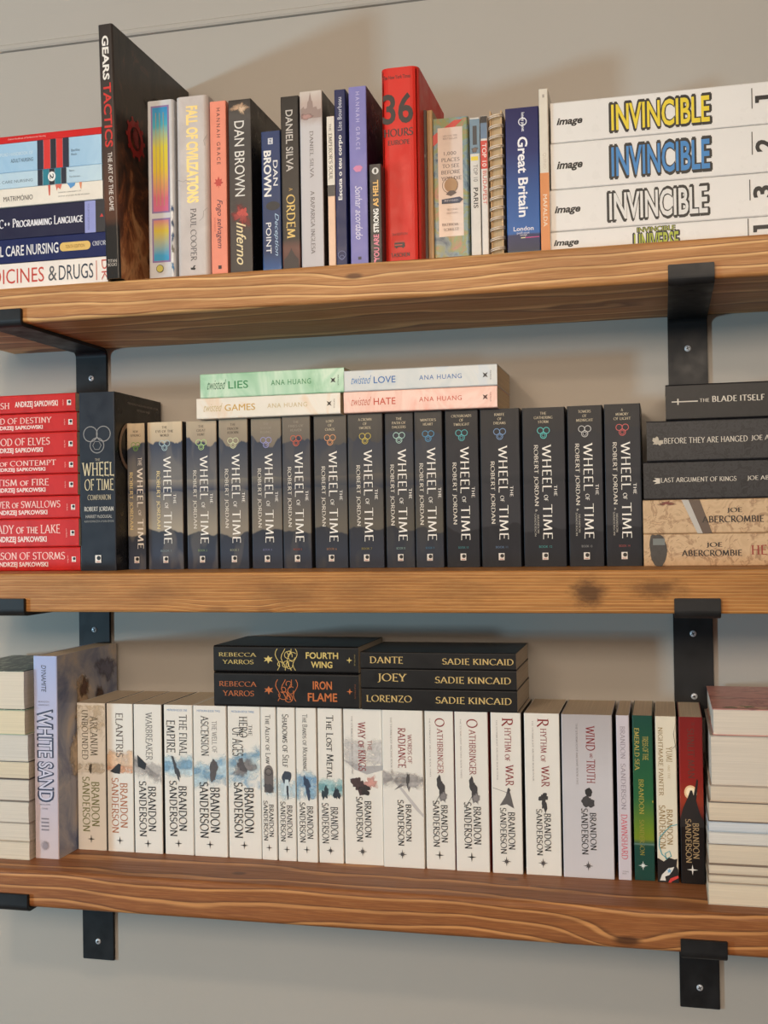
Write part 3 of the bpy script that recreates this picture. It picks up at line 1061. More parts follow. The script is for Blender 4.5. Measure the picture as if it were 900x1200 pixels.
up('light lilac-grey paperback with a misty city skyline at its head', -.1551, .0290, .5757, gradient('lilac_mist', [(0, (192, 188, 192)), (.80, (200, 196, 198)), (.86, (176, 160, 156)), (.93, (190, 170, 162)), (1, (206, 196, 188))], .222, .36, .06, 90), [
    POLY('skyline', [(.05, .155), (.05, .10), (.18, .085), (.22, .10), (.32, .095), (.36, .06), (.40, .055), (.44, .03), (.47, 0.005), (.50, .03), (.54, .055), (.58, .06), (.6, .095), (.74, .09), (.8, .11), (.95, .105), (.95, .155)], (150, 128, 122)),
    BLOT('red_haze', (.3, .145), 6, 4, (170, 130, 124), 4), T('author_lettering', 'DANIEL SILVA', (.42, .228, .60, .50), (120, 112, 112), 'd', 'serif'), T('title_lettering', 'A RAPARIGA INGLESA', (.42, .57, .62, .935), (116, 108, 108), 'd', 'serif')], side=cover_plain((48, 44, 44), .3))

up('very thin cream and peach book with a dark band across its spine', -.1207, .0097, .5421, cover_plain((238, 200, 172)), [
    RECT('cream_head', (0, 0, 1, .465), (222, 214, 202)), RECT('dark_band', (0, .465, 1, .54), (70, 66, 64)), T('title_lettering', "THE", (.30, .05, .6, .10), (90, 80, 74), 'd', 'serif'), T('title_lettering', "EMPEROR'S SOUL", (.2, .115, .72, .43), (84, 74, 68), 'd', 'serif')], y=-.198, depth=.12)

up('slim navy paperback with white lettering reading upwards', -.1108, .0143, .5738, cover_plain((30, 38, 84)), [
    T('title_lettering', 'Escuta o teu corpo', (.26, .262, .72, .635), (236, 234, 232), 'u', bold=.02), T('author_lettering', 'Lise Bourbeau', (.28, .045, .66, .235), (206, 208, 222), 'u'),
    RING('circle_motif', (.5, .95), [(0, 0)], 5, .5, (120, 130, 180)), RING('circle_motif', (.5, .965), [(0, 0)], 3, .4, (120, 130, 180))])

up('periwinkle paperback with white script and a pink gem on its spine', -.0927, .0225, .5751, cover_plain((128, 124, 186)), [
    T('author_lettering', 'HANNAH GRACE', (.40, .03, .62, .36), (196, 190, 226), 'd', track=1.5), POLY('pink_gem', [(.2, .465), (.36, .45), (.62, .45), (.76, .462), (.62, .485), (.36, .486)], (214, 130, 170)),
    T('title_lettering', 'Sonhar acordado', (.30, .565, .70, .87), (226, 222, 240), 'd', shear=.35), RECT('foot_mark', (.42, .968, .6, .985), (40, 36, 60))], side=cover_plain((44, 30, 54), .3))

up('short dark grey book with pink, white and yellow capitals reading upwards', -.0682, .0152, .4785, cover_plain((62, 58, 56)), [
    DISC('round_mark', (.52, .07), 4.2, 4.2, (216, 214, 210)), DISC('round_mark_leaf', (.52, .07), 1.6, 2.8, (70, 66, 62)), T('title_lettering', 'YOU ARE', (.3, .725, .76, 1.0), (226, 130, 150), 'u', bold=.03), T('title_lettering_white', 'STRONG', (.3, .46, .76, .705), (240, 238, 234), 'u', bold=.035),
    T('title_lettering_yellow', 'AS HELL', (.3, .165, .76, .44), (240, 190, 110), 'u', bold=.03)], y=-.204, depth=.1)

bus = [(-6.5, -2.6, 0), (6.5, -2.6, 0), (6.5, 2.2, 0), (5.6, 2.8, 0), (-6.5, 2.8, 0)]
up('thick bright red hardback with a large black number on its spine', -.0526, .0470, .5930, cover_plain((214, 46, 36), .42, .04), [
    T('masthead_lettering', 'The New York Times', (.06, .04, .80, .06), (90, 18, 16), bold=.02), T('number', '36', (.05, .135, .86, .295), (28, 20, 20), font='sans', bold=.022), T('title_lettering', 'HOURS', (.07, .318, .86, .362), (40, 20, 20), font='serif', weight=1.2),
    T('title_lettering', 'EUROPE', (.17, .378, .76, .405), (60, 20, 18), font='serif', weight=1.2), T('edition_lettering', '2nd EDITION', (.26, .862, .66, .875), (80, 20, 18)), MM('bus_mark', bus, [(0, 1, 2, 3, 4)], (.45, .925), (36, 16, 16)),
    RECT('bus_windows', (.32, .905, .58, .912), (196, 60, 50)), RECT('bus_windows', (.32, .922, .52, .928), (196, 60, 50)), DISC('bus_wheel', (.37, .937), 1.2, 1.2, (20, 12, 12)), DISC('bus_wheel', (.54, .937), 1.2, 1.2, (20, 12, 12)),
    T('publisher_lettering', 'TASCHEN', (.22, .966, .72, .988), (40, 16, 16), font='serif', weight=1.4)], y=-.186, depth=.17, hard=True, rr=.010)

up('thin grey-brown notebook standing beside the red hardback', -.0016, .0053, .5378, cover_plain((112, 100, 92)), [RECT('spine_label', (.2, .3, .8, .32), (150, 138, 126))], y=-.155, depth=.13, name='notebook')
up('thin tan kraft notebook beside the travel guide with a red corner ribbon', .0036, .0075, .5371, cover_plain((178, 144, 98)), [RECT('spine_fold', (.42, .0, .5, 1.0), (150, 118, 78))], y=-.155, depth=.13, name='notebook')

mapm = painting('travel_map_print', [(.30, (86, 106, 126)), (.45, (140, 160, 168)), (.56, (150, 160, 110)), (.66, (190, 140, 120)), (.78, (110, 130, 120))], 55, .16, 1.2, seed=2)
pl = [POLY('red_ribbon', [(.02, .20), (.02, .12), (.62, .02), (.86, .02)], (200, 62, 52)), RECT('cream_panel', (.15, .07, .84, .86), (226, 206, 194), ink((226, 206, 194), .16))]
for k, t in enumerate(('1,000', 'PLACES', 'TO SEE', 'BEFORE', 'YOU DIE')):
    pl.append(T('title_lettering', t, ((.32, .24, .27, .23, .22)[k], .245 + k * .045, (.66, .76, .74, .76, .80)[k], .275 + k * .045), (110, 92, 90), font='serif' if k else 'sans', weight=1.1))
pl += [T('small_lettering', 'NEW YORK TIMES', (.3, .125, .7, .137), (160, 140, 134)), T('small_lettering', 'BESTSELLER', (.3, .145, .7, .157), (160, 140, 134)), DISC('globe', (.5, .49), 8, 8.6, (170, 132, 92)), RING('globe_ring', (.48, .49), [(0, 0)], 10, .7, (120, 90, 70)),
       POLY('globe_stand', [(.36, .555), (.46, .53), (.58, .53), (.66, .548), (.5, .57)], (90, 76, 72)), POLY('blue_arrow', [(.24, .59), (.74, .578), (.84, .598), (.74, .622), (.24, .622)], (44, 54, 82)), T('arrow_lettering', 'REVISED', (.32, .595, .70, .608), (190, 190, 200)),
       T('small_lettering', 'SECOND', (.38, .66, .68, .672), (170, 150, 142)), T('small_lettering', 'EDITION', (.38, .685, .68, .697), (170, 150, 142)), T('author_lettering', 'PATRICIA', (.24, .765, .70, .785), (140, 118, 112), font='serif'), T('author_lettering', 'SCHULTZ', (.28, .80, .70, .82), (140, 118, 112), font='serif')]
up('glossy thick travel guide with a cream panel and red corner ribbon', .0103, .0437, .5257, mapm, pl, y=-.155, depth=.13, rr=.003)

up('thin white city guide with a yellow square and dark lettering', .0555, .0122, .5228, cover_plain((216, 212, 206), .22), [
    RECT('street_picture', (0, .01, 1, .265), (112, 138, 156)), RECT('dark_panel', (.3, .06, .72, .20), (56, 56, 60)), BLOT('street_people', (.5, .235), 4, 3, (110, 90, 80), 2), RECT('yellow_square', (.1, .285, .8, .315), (232, 206, 60)),
    T('title_lettering', 'TOP 10', (.32, .345, .74, .47), (130, 126, 124), 'd'), T('city_lettering', 'PARIS', (.30, .515, .76, .665), (40, 38, 38), 'd', bold=.01)], y=-.155, depth=.1)
up('thin white city guide with a red block beside the spiral notebook', .0684, .0082, .5237, cover_plain((224, 218, 212), .25), [
    RECT('dark_picture', (0, 0, 1, .05), (30, 26, 28)), RECT('blue_picture', (0, .05, 1, .165), (100, 124, 150)), RECT('red_block', (0, .18, 1, .385), (206, 60, 48)), T('title_lettering', 'TOP 10', (.2, .2, .85, .37), (240, 220, 214), 'd', bold=.01), T('city_lettering', 'BUDAPEST', (.25, .40, .85, .645), (206, 90, 80), 'd')], y=-.155, depth=.1)


def spiral(label, x0, wd, ztop, y=-.155):
    k = (y + 1.5421) / (-.2 + 1.5421)
    x0 = .2699 + (x0 - .2699) * k
    wd *= k
    h = .0403 + (ztop - .0403) * k - T1
    e = empty('spiral_notebook', (x0 + wd / 2, y, T1 + .0002), label, 'notebook', ROW1)
    kraft = painting('kraft_board', [(.3, (196, 164, 124)), (.7, (218, 188, 148))], 60, .8)
    for s in (-1, 1):
        o = from_bm('cover_board', box_bm(s * (wd / 2 - .0035) - .0008, s * (wd / 2 - .0035) + .0008, .004, .12, .001, h, None), kraft, e)
    from_bm('page_block', box_bm(-wd / 2 + .0045, wd / 2 - .0045, .0055, .118, .003, h - .003), paper('x', (196, 172, 138)), e)
    wire = ink((232, 222, 210), .35, .1)
    # one shared ring mesh: a double wire loop round the back edge
    V, F = [], []
    for dz in (-.0011, .0011):
        n, q, tr = 14, 6, .0006
        base = len(V)
        for i in range(n):
            a = 2 * math.pi * i / n
            cx, cy = (wd / 2 - .001) * math.cos(a), .006 + .0075 * math.sin(a)
            for j in range(q):
                b = 2 * math.pi * j / q
                V.append((cx + tr * math.cos(b) * math.cos(a), cy + tr * math.cos(b) * math.sin(a), dz + tr * math.sin(b) + .0035 * (cx / wd)))
        for i in range(n):
            for j in range(q):
                F.append((base + i * q + j, base + ((i + 1) % n) * q + j, base + ((i + 1) % n) * q + (j + 1) % q, base + i * q + (j + 1) % q))
    first = None
    cnt = 15
    for i in range(cnt):
        if first is None:
            o = first = link('wire_loop', V, F, wire, e, smooth=True)
        else:
            o = first.copy()
            COL.objects.link(o)
            o.parent = e
        o.location = (0, 0, .010 + i * (h - .018) / (cnt - 1))


spiral('kraft brown spiral notebook with white wire loops facing the room', .0762, .0198, .5299)

gb = gradient('deep_blue_glow', [(0, (24, 70, 84)), (.05, (40, 110, 130)), (.10, (22, 30, 66)), (.20, (22, 32, 84)), (.21, (20, 92, 168)), (.45, (26, 80, 150)), (.75, (32, 44, 104)), (1, (36, 36, 88))], .186, .3, .02)
up('royal blue travel guide with white lettering and a round logo', .0980, .0393, .5292, gb, [
    T('title_lettering', 'Great Britain', (.36, .205, .66, .765), (240, 240, 244), 'd', bold=.022), RING('round_logo', (.52, .10), [(0, 0)], 5.2, 1.1, (226, 228, 236)), T('logo_lettering', 'lonely planet', (.46, .035, .58, .168), (236, 238, 244), 'd', bold=.02),
    T('panel_lettering', 'London', (.2, .832, .80, .862), (234, 234, 240), bold=.01), T('panel_lettering', 'pull-out', (.3, .868, .68, .888), (220, 220, 230)), T('panel_lettering', 'map', (.4, .888, .6, .902), (220, 220, 230)), RECT('pink_rule', (.42, .908, .97, .914), (206, 70, 140)), RECT('cream_rule', (.42, .908, .55, .914), (226, 220, 170))], y=-.155, depth=.12)

up('slim cream and orange book standing against the white book stack', .1377, .0109, .5485, cover_plain((224, 216, 202)), [
    RECT('orange_half', (0, .525, 1, 1), (218, 138, 78)), T('title_lettering', 'MAFALDA', (.30, .66, .74, .86), (240, 220, 198), 'd', bold=.01), T('author_lettering', 'QUINO', (.32, .40, .72, .50), (206, 196, 180), 'd'), RECT('top_mark', (.4, .035, .6, .055), (170, 160, 150))], y=-.155, depth=.17)

# ================================================================== topmost shelf: white volumes lying flat at the right
INV = 'thick white volumes lying flat on the topmost shelf'
whitecov = cover_plain((232, 229, 226), .3, .02)


def one(s, vc, k=1.0):
    return [POLY('volume_number', [(a * s, vc + v * k) for a, v in ((236, -.05), (236, .12), (240, .12), (240.5, .05), (257, .05), (257, -.05))], BLACK)]


def vol(label, x0, z0, z1, col, num, dy=0.0):
    L = .262
    s = 1 / 262.0
    pr = [T('imprint_lettering', 'image', (7 * s, .40, 38 * s, .62), BLACK, shear=.25, bold=.035),
          T('title_outline', 'INVINCIBLE', (69 * s, .12, 188 * s, .90), (22, 20, 18), bold=.075), T('title_lettering', 'INVINCIBLE', (72 * s, .19, 185 * s, .83), col, bold=.018),
          RECT('number_rule', (232 * s, .14, 233 * s, .62), (30, 28, 28))] + (one(s, .38) if num == '1' else [T('volume_number', num, (236 * s, .30, 257 * s, .58), BLACK, 'u', bold=.03)])
    make_book('hardback_book', label, INV, x0, -.15 + dy, z0, L, z1 - z0 - .0004, .165, 'flat', whitecov, None, pr, False, rr=.002, page=(220, 214, 206))


vol('white volume with yellow outlined title, on top of its stack', .1467, .5002, .5500, (232, 206, 40), '1')
vol('white volume with blue outlined title, second from the top of its stack', .1460, .4440, .5002, (52, 130, 196), '2')
vol('white volume with white outlined title, third from the top of its stack', .1425, .3932, .4440, (226, 224, 222), '3')
L = .262
s = 1 / 262.0
make_book('hardback_book', 'white volume with green title, half hidden at the bottom of its stack', INV, .1418, -.15, T1 + .0002, L, .3932 - T1 - .0006, .165, 'flat', whitecov, None, [
    T('imprint_lettering', 'image', (6 * s, .26, 36 * s, .50), BLACK, shear=.25, bold=.035), T('title_outline', 'INVINCIBLE', (104 * s, .05, 149 * s, .22), (22, 20, 18), bold=.07), T('title_lettering', 'INVINCIBLE', (105 * s, .07, 148 * s, .20), (170, 176, 50), bold=.0),
    T('title_outline', 'UNIVERSE', (99 * s, .20, 154 * s, .88), (22, 20, 18), bold=.08), T('title_lettering', 'UNIVERSE', (101 * s, .25, 152 * s, .83), (170, 182, 44), bold=.012),
    RECT('number_rule', (230 * s, .04, 231 * s, .60), (30, 28, 28))] + one(s, .32, 1.2), False, rr=.002, page=(220, 214, 206))

# ================================================================== middle shelf: red paperbacks lying flat
RED = 'red paperbacks lying flat on the middle shelf'
redc = painting('worn_red_stock', [(.25, (176, 34, 34)), (.5, (206, 46, 44)), (.75, (190, 38, 38))], 18, .35, .8)
zr = [T2 + .0002, .0200, .0583, .0890, .1182, .1422, .1745, .2008, .2262]
reds = [('SEASON OF STORMS', .925, .32, 'lowest of the red flat paperbacks, resting on the middle shelf'), ('THE LADY of the LAKE', .895, .25, 'second red flat paperback up from the middle shelf'),
        ('THE TOWER of SWALLOWS', .895, .20, 'third red flat paperback up from the middle shelf'), ('BAPTISM of FIRE', .82, .30, 'fourth red flat paperback up from the middle shelf'),
        ('TIME of CONTEMPT', .875, .28, 'fifth red flat paperback up from the middle shelf, a thin one'), ('BLOOD OF ELVES', .835, .34, 'third red flat paperback down from the stack top'),
        ('SWORD OF DESTINY', .85, .28, 'second red flat paperback down from the stack top'), ('THE LAST WISH', .56, .12, 'topmost red flat paperback with all its lettering on one line')]
rends = (-.4868, -.4868, -.4872, -.4880, -.4878, -.4890, -.4892, -.4900)
for k, (t, a1, a0, lab) in enumerate(reds):
    pr = []
    big = a1 + .01
    if k == 7:
        pr += [T('title_lettering', t, (.08, .38, a1 - .055, .76), (242, 206, 196), font='serif'), T('author_lettering', 'ANDRZEJ SAPKOWSKI', (.545, .36, .87, .76), (244, 226, 218), bold=.02)]
    else:
        pr += [T('title_lettering', t, (a0 - .035, .20, a1 - .035, .54), (240, 200, 190), font='serif'), T('author_lettering', 'ANDRZEJ SAPKOWSKI', (.36, .62, (.76 if k in (0, 1, 2, 3, 4) else .745), .88), (240, 214, 206), bold=.035)]
    mk = mark((.965 - .012, .52), 6.0)
    pr += mk + [T('imprint_lettering', 'orbit', (.905, .36, .916, .68), (236, 170, 160), 'd')]
    make_book('paperback_book', lab, RED, rends[k] - .198, -.151 + random.Random(k).uniform(-.002, .002), zr[k], .198, zr[k + 1] - zr[k] - .0004, .128, 'flat', redc, None, pr, rr=.0022)

# ================================================================== middle shelf: the broad black companion volume
cs = cover_plain((20, 19, 20), .3)
cp = rings((.5, .262), 2.95, (142, 138, 136), t=1.2) + [
    T('title_lettering', 'THE', (.44, .372, .58, .387), (170, 160, 140), font='serif'), T('title_lettering', 'WHEEL', (.06, .39, .97, .475), (214, 198, 160), font='serif', weight=.9), T('title_lettering', 'OF TIME', (.14, .485, .95, .555), (214, 198, 160), font='serif', weight=.9),
    T('title_lettering', 'COMPANION', (.22, .575, .88, .605), (190, 176, 146), font='serif'), T('author_lettering', 'ROBERT JORDAN', (.12, .642, .95, .672), (196, 192, 184), font='serif', weight=1.4), T('author_lettering', 'HARRIET McDOUGAL', (.16, .688, .9, .706), (176, 172, 166), bold=.01), T('author_lettering', 'ALAN ROMANCZUK & MARIA SIMONS', (.12, .718, .95, .73), (150, 148, 144))]
cp += mark((.5, .935), 8.5)
bronze = (132, 106, 88)
cp += [RING('cover_ring', (.30, .30), [(0, 0)], 33, 6, bronze, face='right', n=40), RING('cover_ring', (.76, .30), [(0, 0)], 33, 6, bronze, face='right', n=40), RING('cover_ring', (.53, .55), [(0, 0)], 33, 6, bronze, face='right', n=40),
       T('cover_lettering', 'THE PEOPLE, PLACES AND HISTORY OF THE', (.25, .045, .92, .058), (150, 140, 132), face='right'), T('cover_lettering', 'BESTSELLING SERIES', (.45, .075, .72, .087), (150, 140, 132), face='right')]
make_book('paperback_book', 'large black volume with grey interlocked rings, wider and taller than the row beside it', None, -.4858, -.150, T2 + .0002, .0518, .2375, .1445, 'upright', cover_plain((37, 42, 52), .36), cs, cp, rr=.0015)

# ================================================================== middle shelf: fifteen slate paperbacks
WOT = 'slate mountain-print paperbacks on the middle shelf'
xw = [(-.4334, .0264), (-.4031, .0510), (-.3481, .0438), (-.3011, .0411), (-.2563, .0427), (-.2120, .0390), (-.1698, .0448), (-.1231, .0470), (-.0742, .0378), (-.0355, .0368), (.0041, .0430), (.0486, .0503), (.1013, .0533), (.1571, .0430), (.2018, .0440)]
titles = ['NEW/SPRING', 'THE/EYE OF THE/WORLD', 'THE/GREAT/HUNT', 'THE/DRAGON/REBORN', 'THE/SHADOW/RISING', 'THE/FIRES OF/HEAVEN', 'LORD/OF/CHAOS', 'A CROWN/OF/SWORDS', 'THE/PATH OF/DAGGERS', "WINTER'S/HEART", 'CROSSROADS/OF/TWILIGHT', 'KNIFE/OF/DREAMS', 'THE/GATHERING/STORM', 'TOWERS/OF/MIDNIGHT', 'A/MEMORY/OF LIGHT']
ringc = [(104, 150, 62), (170, 196, 202), (176, 210, 140), (206, 212, 172), (150, 150, 206), (206, 92, 62), (222, 154, 102), (206, 184, 74), (176, 214, 202), (66, 146, 190), (74, 176, 182), (112, 150, 196), (74, 196, 192), (200, 198, 196), (206, 84, 84)]
wl = ['narrow slate paperback with olive green rings, first of the mountain row', 'slate paperback with pale blue rings under a beige sky', 'slate paperback with bright pale green rings, third in the mountain row', 'slate paperback with cream rings, fourth in the mountain row',
      'slate paperback with periwinkle rings on its spine', 'slate paperback with red-orange rings, sixth in the mountain row', 'slate paperback with light orange rings on its spine', 'slate paperback with yellow rings on its spine', 'slate paperback with pale mint rings on its spine',
      'slate paperback with strong blue rings on its spine', 'dark paperback with teal rings, just right of the strong blue rings', 'dark paperback with steel blue rings, under the end of the pink book', 'widest dark paperback with bright turquoise rings, two author names',
      'dark paperback with silver white rings, second from the row end', 'dark paperback with coral red rings, last of the row']
for i, (x, wd) in enumerate(xw):
    k = min(1, max(0, (i - 1) / 7))          # the panorama darkens along the row
    L_ = lambda a, b, q=k: tuple(int(p + (r - p) * q) for p, r in zip(a, b))
    d = 1.12 - .30 * k
    sky_hi, sky_lo = L_((214, 194, 164), (54, 52, 52)), L_((176, 160, 138), (48, 47, 49))
    if i >= 10:
        sky_hi, sky_lo = (29, 29, 33), (31, 32, 38)
    crest, fog, deep = lum((56, 63, 80), d), lum((146, 136, 122), d * (1 - .30 * k)), lum((50, 54, 64), d)
    if i >= 10:
        crest, fog, deep = (25, 28, 38), (46, 47, 54), (22, 24, 33)
    mt = mountains(i, sky_hi, sky_lo, crest, fog, deep, i * 1.37 + .5)
    mm_ = lambda v, c=0.0: .5 + (v + c) / (wd * 1000)
    sh = 0.0
    tc = lum((70, 62, 54), 1) if i < 4 else ((150, 140, 126) if i < 6 else (206, 190, 160))
    pr = []
    lines = titles[i].split('/')
    for q, ln in enumerate(lines):
        half = min(.42, len(ln) * .0013 / wd)
        v0 = .028 + .027 * q + (.02 if len(lines) == 2 else 0)
        pr.append(T('title_lettering', ln, (.5 - half, v0, .5 + half, v0 + .0175), tc, font='serif', weight=1.0, serif=.5))
    pr += rings((.5, .158), 1.16 if i else .98, ringc[i], t=.8)
    tw = (244, 238, 230)
    gold_a = (226, 204, 150) if i in (0, 1) else (216, 208, 196)
    if i == 0:
        pr += [T('series_lettering', 'THE', (mm_(3), .235, mm_(9), .292), tw, 'd', 'serif', weight=.9, serif=.5), T('series_lettering', 'WHEEL', (mm_(1.5), .305, mm_(10.5), .575), tw, 'd', 'serif', weight=1.0, serif=.5),
               T('series_lettering', 'OF', (mm_(3), .595, mm_(7), .635), tw, 'd', 'serif', serif=.5), T('series_lettering', 'TIME', (mm_(1.5), .655, mm_(10.5), .86), tw, 'd', 'serif', serif=.5), T('author_lettering', 'ROBERT JORDAN', (mm_(-10.5), .335, mm_(-4.5), .73), gold_a, 'd', 'serif', serif=.4, weight=1.05)]
    else:
        pr += [T('series_lettering', 'WHEEL', (mm_(-2.4), .232, mm_(9.4), .53), tw, 'd', 'serif', weight=.82, serif=.5), T('series_lettering', 'OF', (mm_(-.5), .55, mm_(4.5), .59), tw, 'd', 'serif', serif=.5),
               T('series_lettering', 'TIME', (mm_(-2.4), .61, mm_(9.4), .828), tw, 'd', 'serif', weight=.82, serif=.5), T('series_lettering', 'THE', (mm_(12), .49, mm_(16), .558), tw, 'd', 'serif', serif=.5)]
        if i < 12:
            pr.append(T('author_lettering', 'ROBERT JORDAN', (mm_(-13), .332, mm_(-7), .728), gold_a, 'd', 'serif', serif=.4, weight=1.05))
        else:
            pr += [T('author_lettering', 'ROBERT JORDAN', (mm_(-13), .235, mm_(-7), .62), gold_a, 'd', 'serif', serif=.4, weight=1.05), T('author_lettering', '&', (mm_(-11.5), .64, mm_(-9), .655), gold_a, 'd', 'serif'),
                   T('author_lettering', 'BRANDON', (mm_(-9.6), .675, mm_(-7), .79), lum(gold_a, .8), 'd', 'serif', serif=.4), T('author_lettering', 'SANDERSON', (mm_(-13), .665, mm_(-10.6), .81), lum(gold_a, .8), 'd', 'serif', serif=.4)]
        pr.append(T('volume_lettering', 'BOOK %d' % i, (.36, .868, .66, .882), lum(ringc[i], .72), font='sans'))
    pr += mark((.5, .935), 7.2)
    rj = random.Random(50 + i)
    make_book('paperback_book', wl[i], WOT, x + .0003, -.1164 + rj.uniform(-.0022, .0015), T2 + .0002, wd - .0006, .1974 + rj.uniform(-.0005, .0006), .1105, 'upright', mt, cover_plain((58, 58, 62)), pr)

# ================================================================== middle shelf: four romances lying on the slate row
ROM = 'pastel paperbacks lying on the slate row'


def marble(name, a, b, c, seed):
    n = NT(name, .32)
    f = n.noise(n.vmul(n.vadd(n.obj(), (seed, 0, 0)), (18, 18, 10)), 1, 4, .55, 1.6)[0]
    n.color(n.ramp(f, [(.32, a), (.5, b), (.60, c), (.75, b)]))
    return n.m


def romance(label, x0, z0, th, cov, word, boxw, col, thin, star):
    pr = [T('title_script', 'twisted', (.05, .26, .185, .66), thin, shear=.5), T('title_lettering', word, (.20, .34, boxw, .66), col, bold=.008), T('author_lettering', 'ANA HUANG', (.50, .38, .775, .60), col if word != 'GAMES' else thin, track=1.15),
          STAR('star_mark', (.925, .5), 4.6, star, 4, .35), T('imprint_lettering', 'PIATKUS', (.955, .3, .963, .72), lum(star, 2.2), 'd')]
    for v in pr:
        if v['name'] == 'star_mark':
            v['V'] = [(p[0] * .707 - p[1] * .707, p[0] * .707 + p[1] * .707, 0) for p in v['V']]
    make_book('paperback_book', label, ROM, x0, -.1275, z0, .1975, th, .122, 'flat', cov, None, pr, rr=.0016, page=(222, 200, 170))


ZT = T2 + .1985
romance('cream white flat paperback with gold lettering, under the green one', -.3268, ZT, .0272, marble('cream_marble', (232, 226, 212), (238, 230, 218), (236, 214, 190), 4), 'GAMES', .415, (206, 166, 84), (206, 186, 140), (60, 50, 40))
romance('mint green marbled flat paperback, on top of the cream one', -.3212, ZT + .0275, .0318, marble('green_marble', (134, 190, 150), (176, 216, 186), (206, 230, 206), 1), 'LIES', .34, (52, 140, 84), (70, 120, 88), (24, 34, 28))
romance('coral pink marbled flat paperback with red lettering', -.1247, ZT, .0272, marble('coral_marble', (240, 168, 150), (244, 206, 192), (240, 190, 174), 7), 'HATE', .345, (206, 74, 50), (206, 110, 90), (70, 22, 20))
romance('pale blue-grey flat paperback with blue lettering, on the coral one', -.1243, ZT + .0275, .0270, marble('blue_grey_marble', (190, 200, 204), (206, 210, 210), (196, 206, 214), 9), 'LOVE', .345, (48, 104, 176), (80, 130, 190), (22, 26, 40))

# ================================================================== middle shelf: charcoal and parchment books lying flat
ABE = 'books lying flat at the end of the middle shelf'
char = painting('charcoal_engraved_stock', [(.35, (36, 36, 40)), (.5, (49, 49, 53)), (.56, (26, 26, 29)), (.7, (52, 52, 56))], 70, .4, 2.5)
char2 = painting('black_engraved_stock', [(.35, (22, 22, 25)), (.6, (28, 28, 31)), (.75, (19, 19, 21))], 60, .4, 2.0)
parch = painting('parchment_map_stock', [(.30, (190, 158, 124)), (.5, (208, 178, 142)), (.585, (164, 130, 100)), (.61, (206, 174, 138)), (.8, (178, 146, 114))], 34, .42, 2.0)
LA = .198
q = 1 / (LA * 1000)
silver = (206, 198, 186)


def map_ink(seed):
    r_ = random.Random(seed)
    segs = []
    for k in range(46):
        x, y = r_.uniform(-97, 20), r_.uniform(-15, 15)
        a = r_.uniform(.3, 1.2)
        l = r_.uniform(1.2, 3.4)
        segs.append([(x, y), (x + l * .5, y + l * a * .7), (x + l, y + l * a)])
    return LINES('map_ink', segs, (116, 78, 58), .45)


make_book('paperback_book', 'parchment coloured flat book with a red word, lowest beside the slate row', ABE, .2470, -.140, T2 + .0002, LA, .0386, .124, 'flat', parch, None, [
    map_ink(1), BLOT('dark_handle', (.085, .5), 9, 22, (48, 44, 42), 4, rough=.15, lean=-.06), RECT('handle_band', (.055, .14, .125, .34), (112, 118, 116)), T('author_lettering', 'JOE', (72 * q, .27, 90 * q, .44), (44, 32, 26), font='serif', weight=1.3), T('author_lettering', 'ABERCROMBIE', (43 * q, .50, 112 * q, .70), (44, 32, 26), font='serif', weight=1.3),
    T('title_lettering', 'HEROES', (122 * q, .36, 176 * q, .68), (150, 52, 40), font='serif')], rr=.002)
make_book('paperback_book', 'parchment coloured flat book with a steel blade, second from the bottom', ABE, .2470, -.1405, T2 + .0390, LA, .0402, .124, 'flat', parch, None, [
    map_ink(2), POLY('blade_shadow', [(.26, 0), (.33, 0), (.40, 1), (.34, 1)], (92, 74, 62)), POLY('blade', [(.225, 0), (.265, 0), (.345, 1), (.315, 1)], (186, 182, 176)), BLOT('blood_speck', (.14, .1), 6, 3, (120, 50, 36), 3, rough=.7),
    T('author_lettering', 'JOE', (96 * q, .26, 113 * q, .42), (44, 32, 26), font='serif', weight=1.3), T('author_lettering', 'ABERCROMBIE', (67 * q, .49, 137 * q, .70), (44, 32, 26), font='serif', weight=1.3), T('title_lettering', 'BEST SERVED COLD', (146 * q, .36, 194 * q, .64), (150, 52, 40), font='serif')], rr=.002)
crown = [(-3, -4, 0), (3, -4, 0), (3.6, 3, 0), (1.8, 0, 0), (0, 4.6, 0), (-1.8, 0, 0), (-3.6, 3, 0)]
crown = [(-y, x, 0) for x, y, _ in crown]
make_book('paperback_book', 'charcoal flat book with a small silver crown on its spine', ABE, .2484, -.141, T2 + .0794, LA, .0450, .124, 'flat', char, None, [
    MM('crown_mark', crown, [tuple(range(7))], (15 * q, .5), silver), T('title_lettering', 'LAST ARGUMENT OF KINGS', (20 * q, .42, 106 * q, .55), silver, font='serif', serif=.6), T('author_lettering', 'JOE ABERCROMBIE', (118 * q, .42, 184 * q, .55), silver, font='serif', serif=.6)], rr=.002)
make_book('paperback_book', 'charcoal flat book with a silver crest, between the crown and sword spines', ABE, .2528, -.141, T2 + .1246, LA, .0484, .124, 'flat', char, None, [
    BLOT('crest_mark', (12.5 * q, .5), 5.4, 4.6, (176, 166, 150), 9, 30, .5), T('title_lettering', 'BEFORE THEY ARE HANGED', (20 * q, .42, 115 * q, .57), silver, font='serif', serif=.6), T('author_lettering', 'JOE ABERCROMBIE', (119 * q, .42, 186 * q, .56), silver, font='serif', serif=.6)], rr=.002)
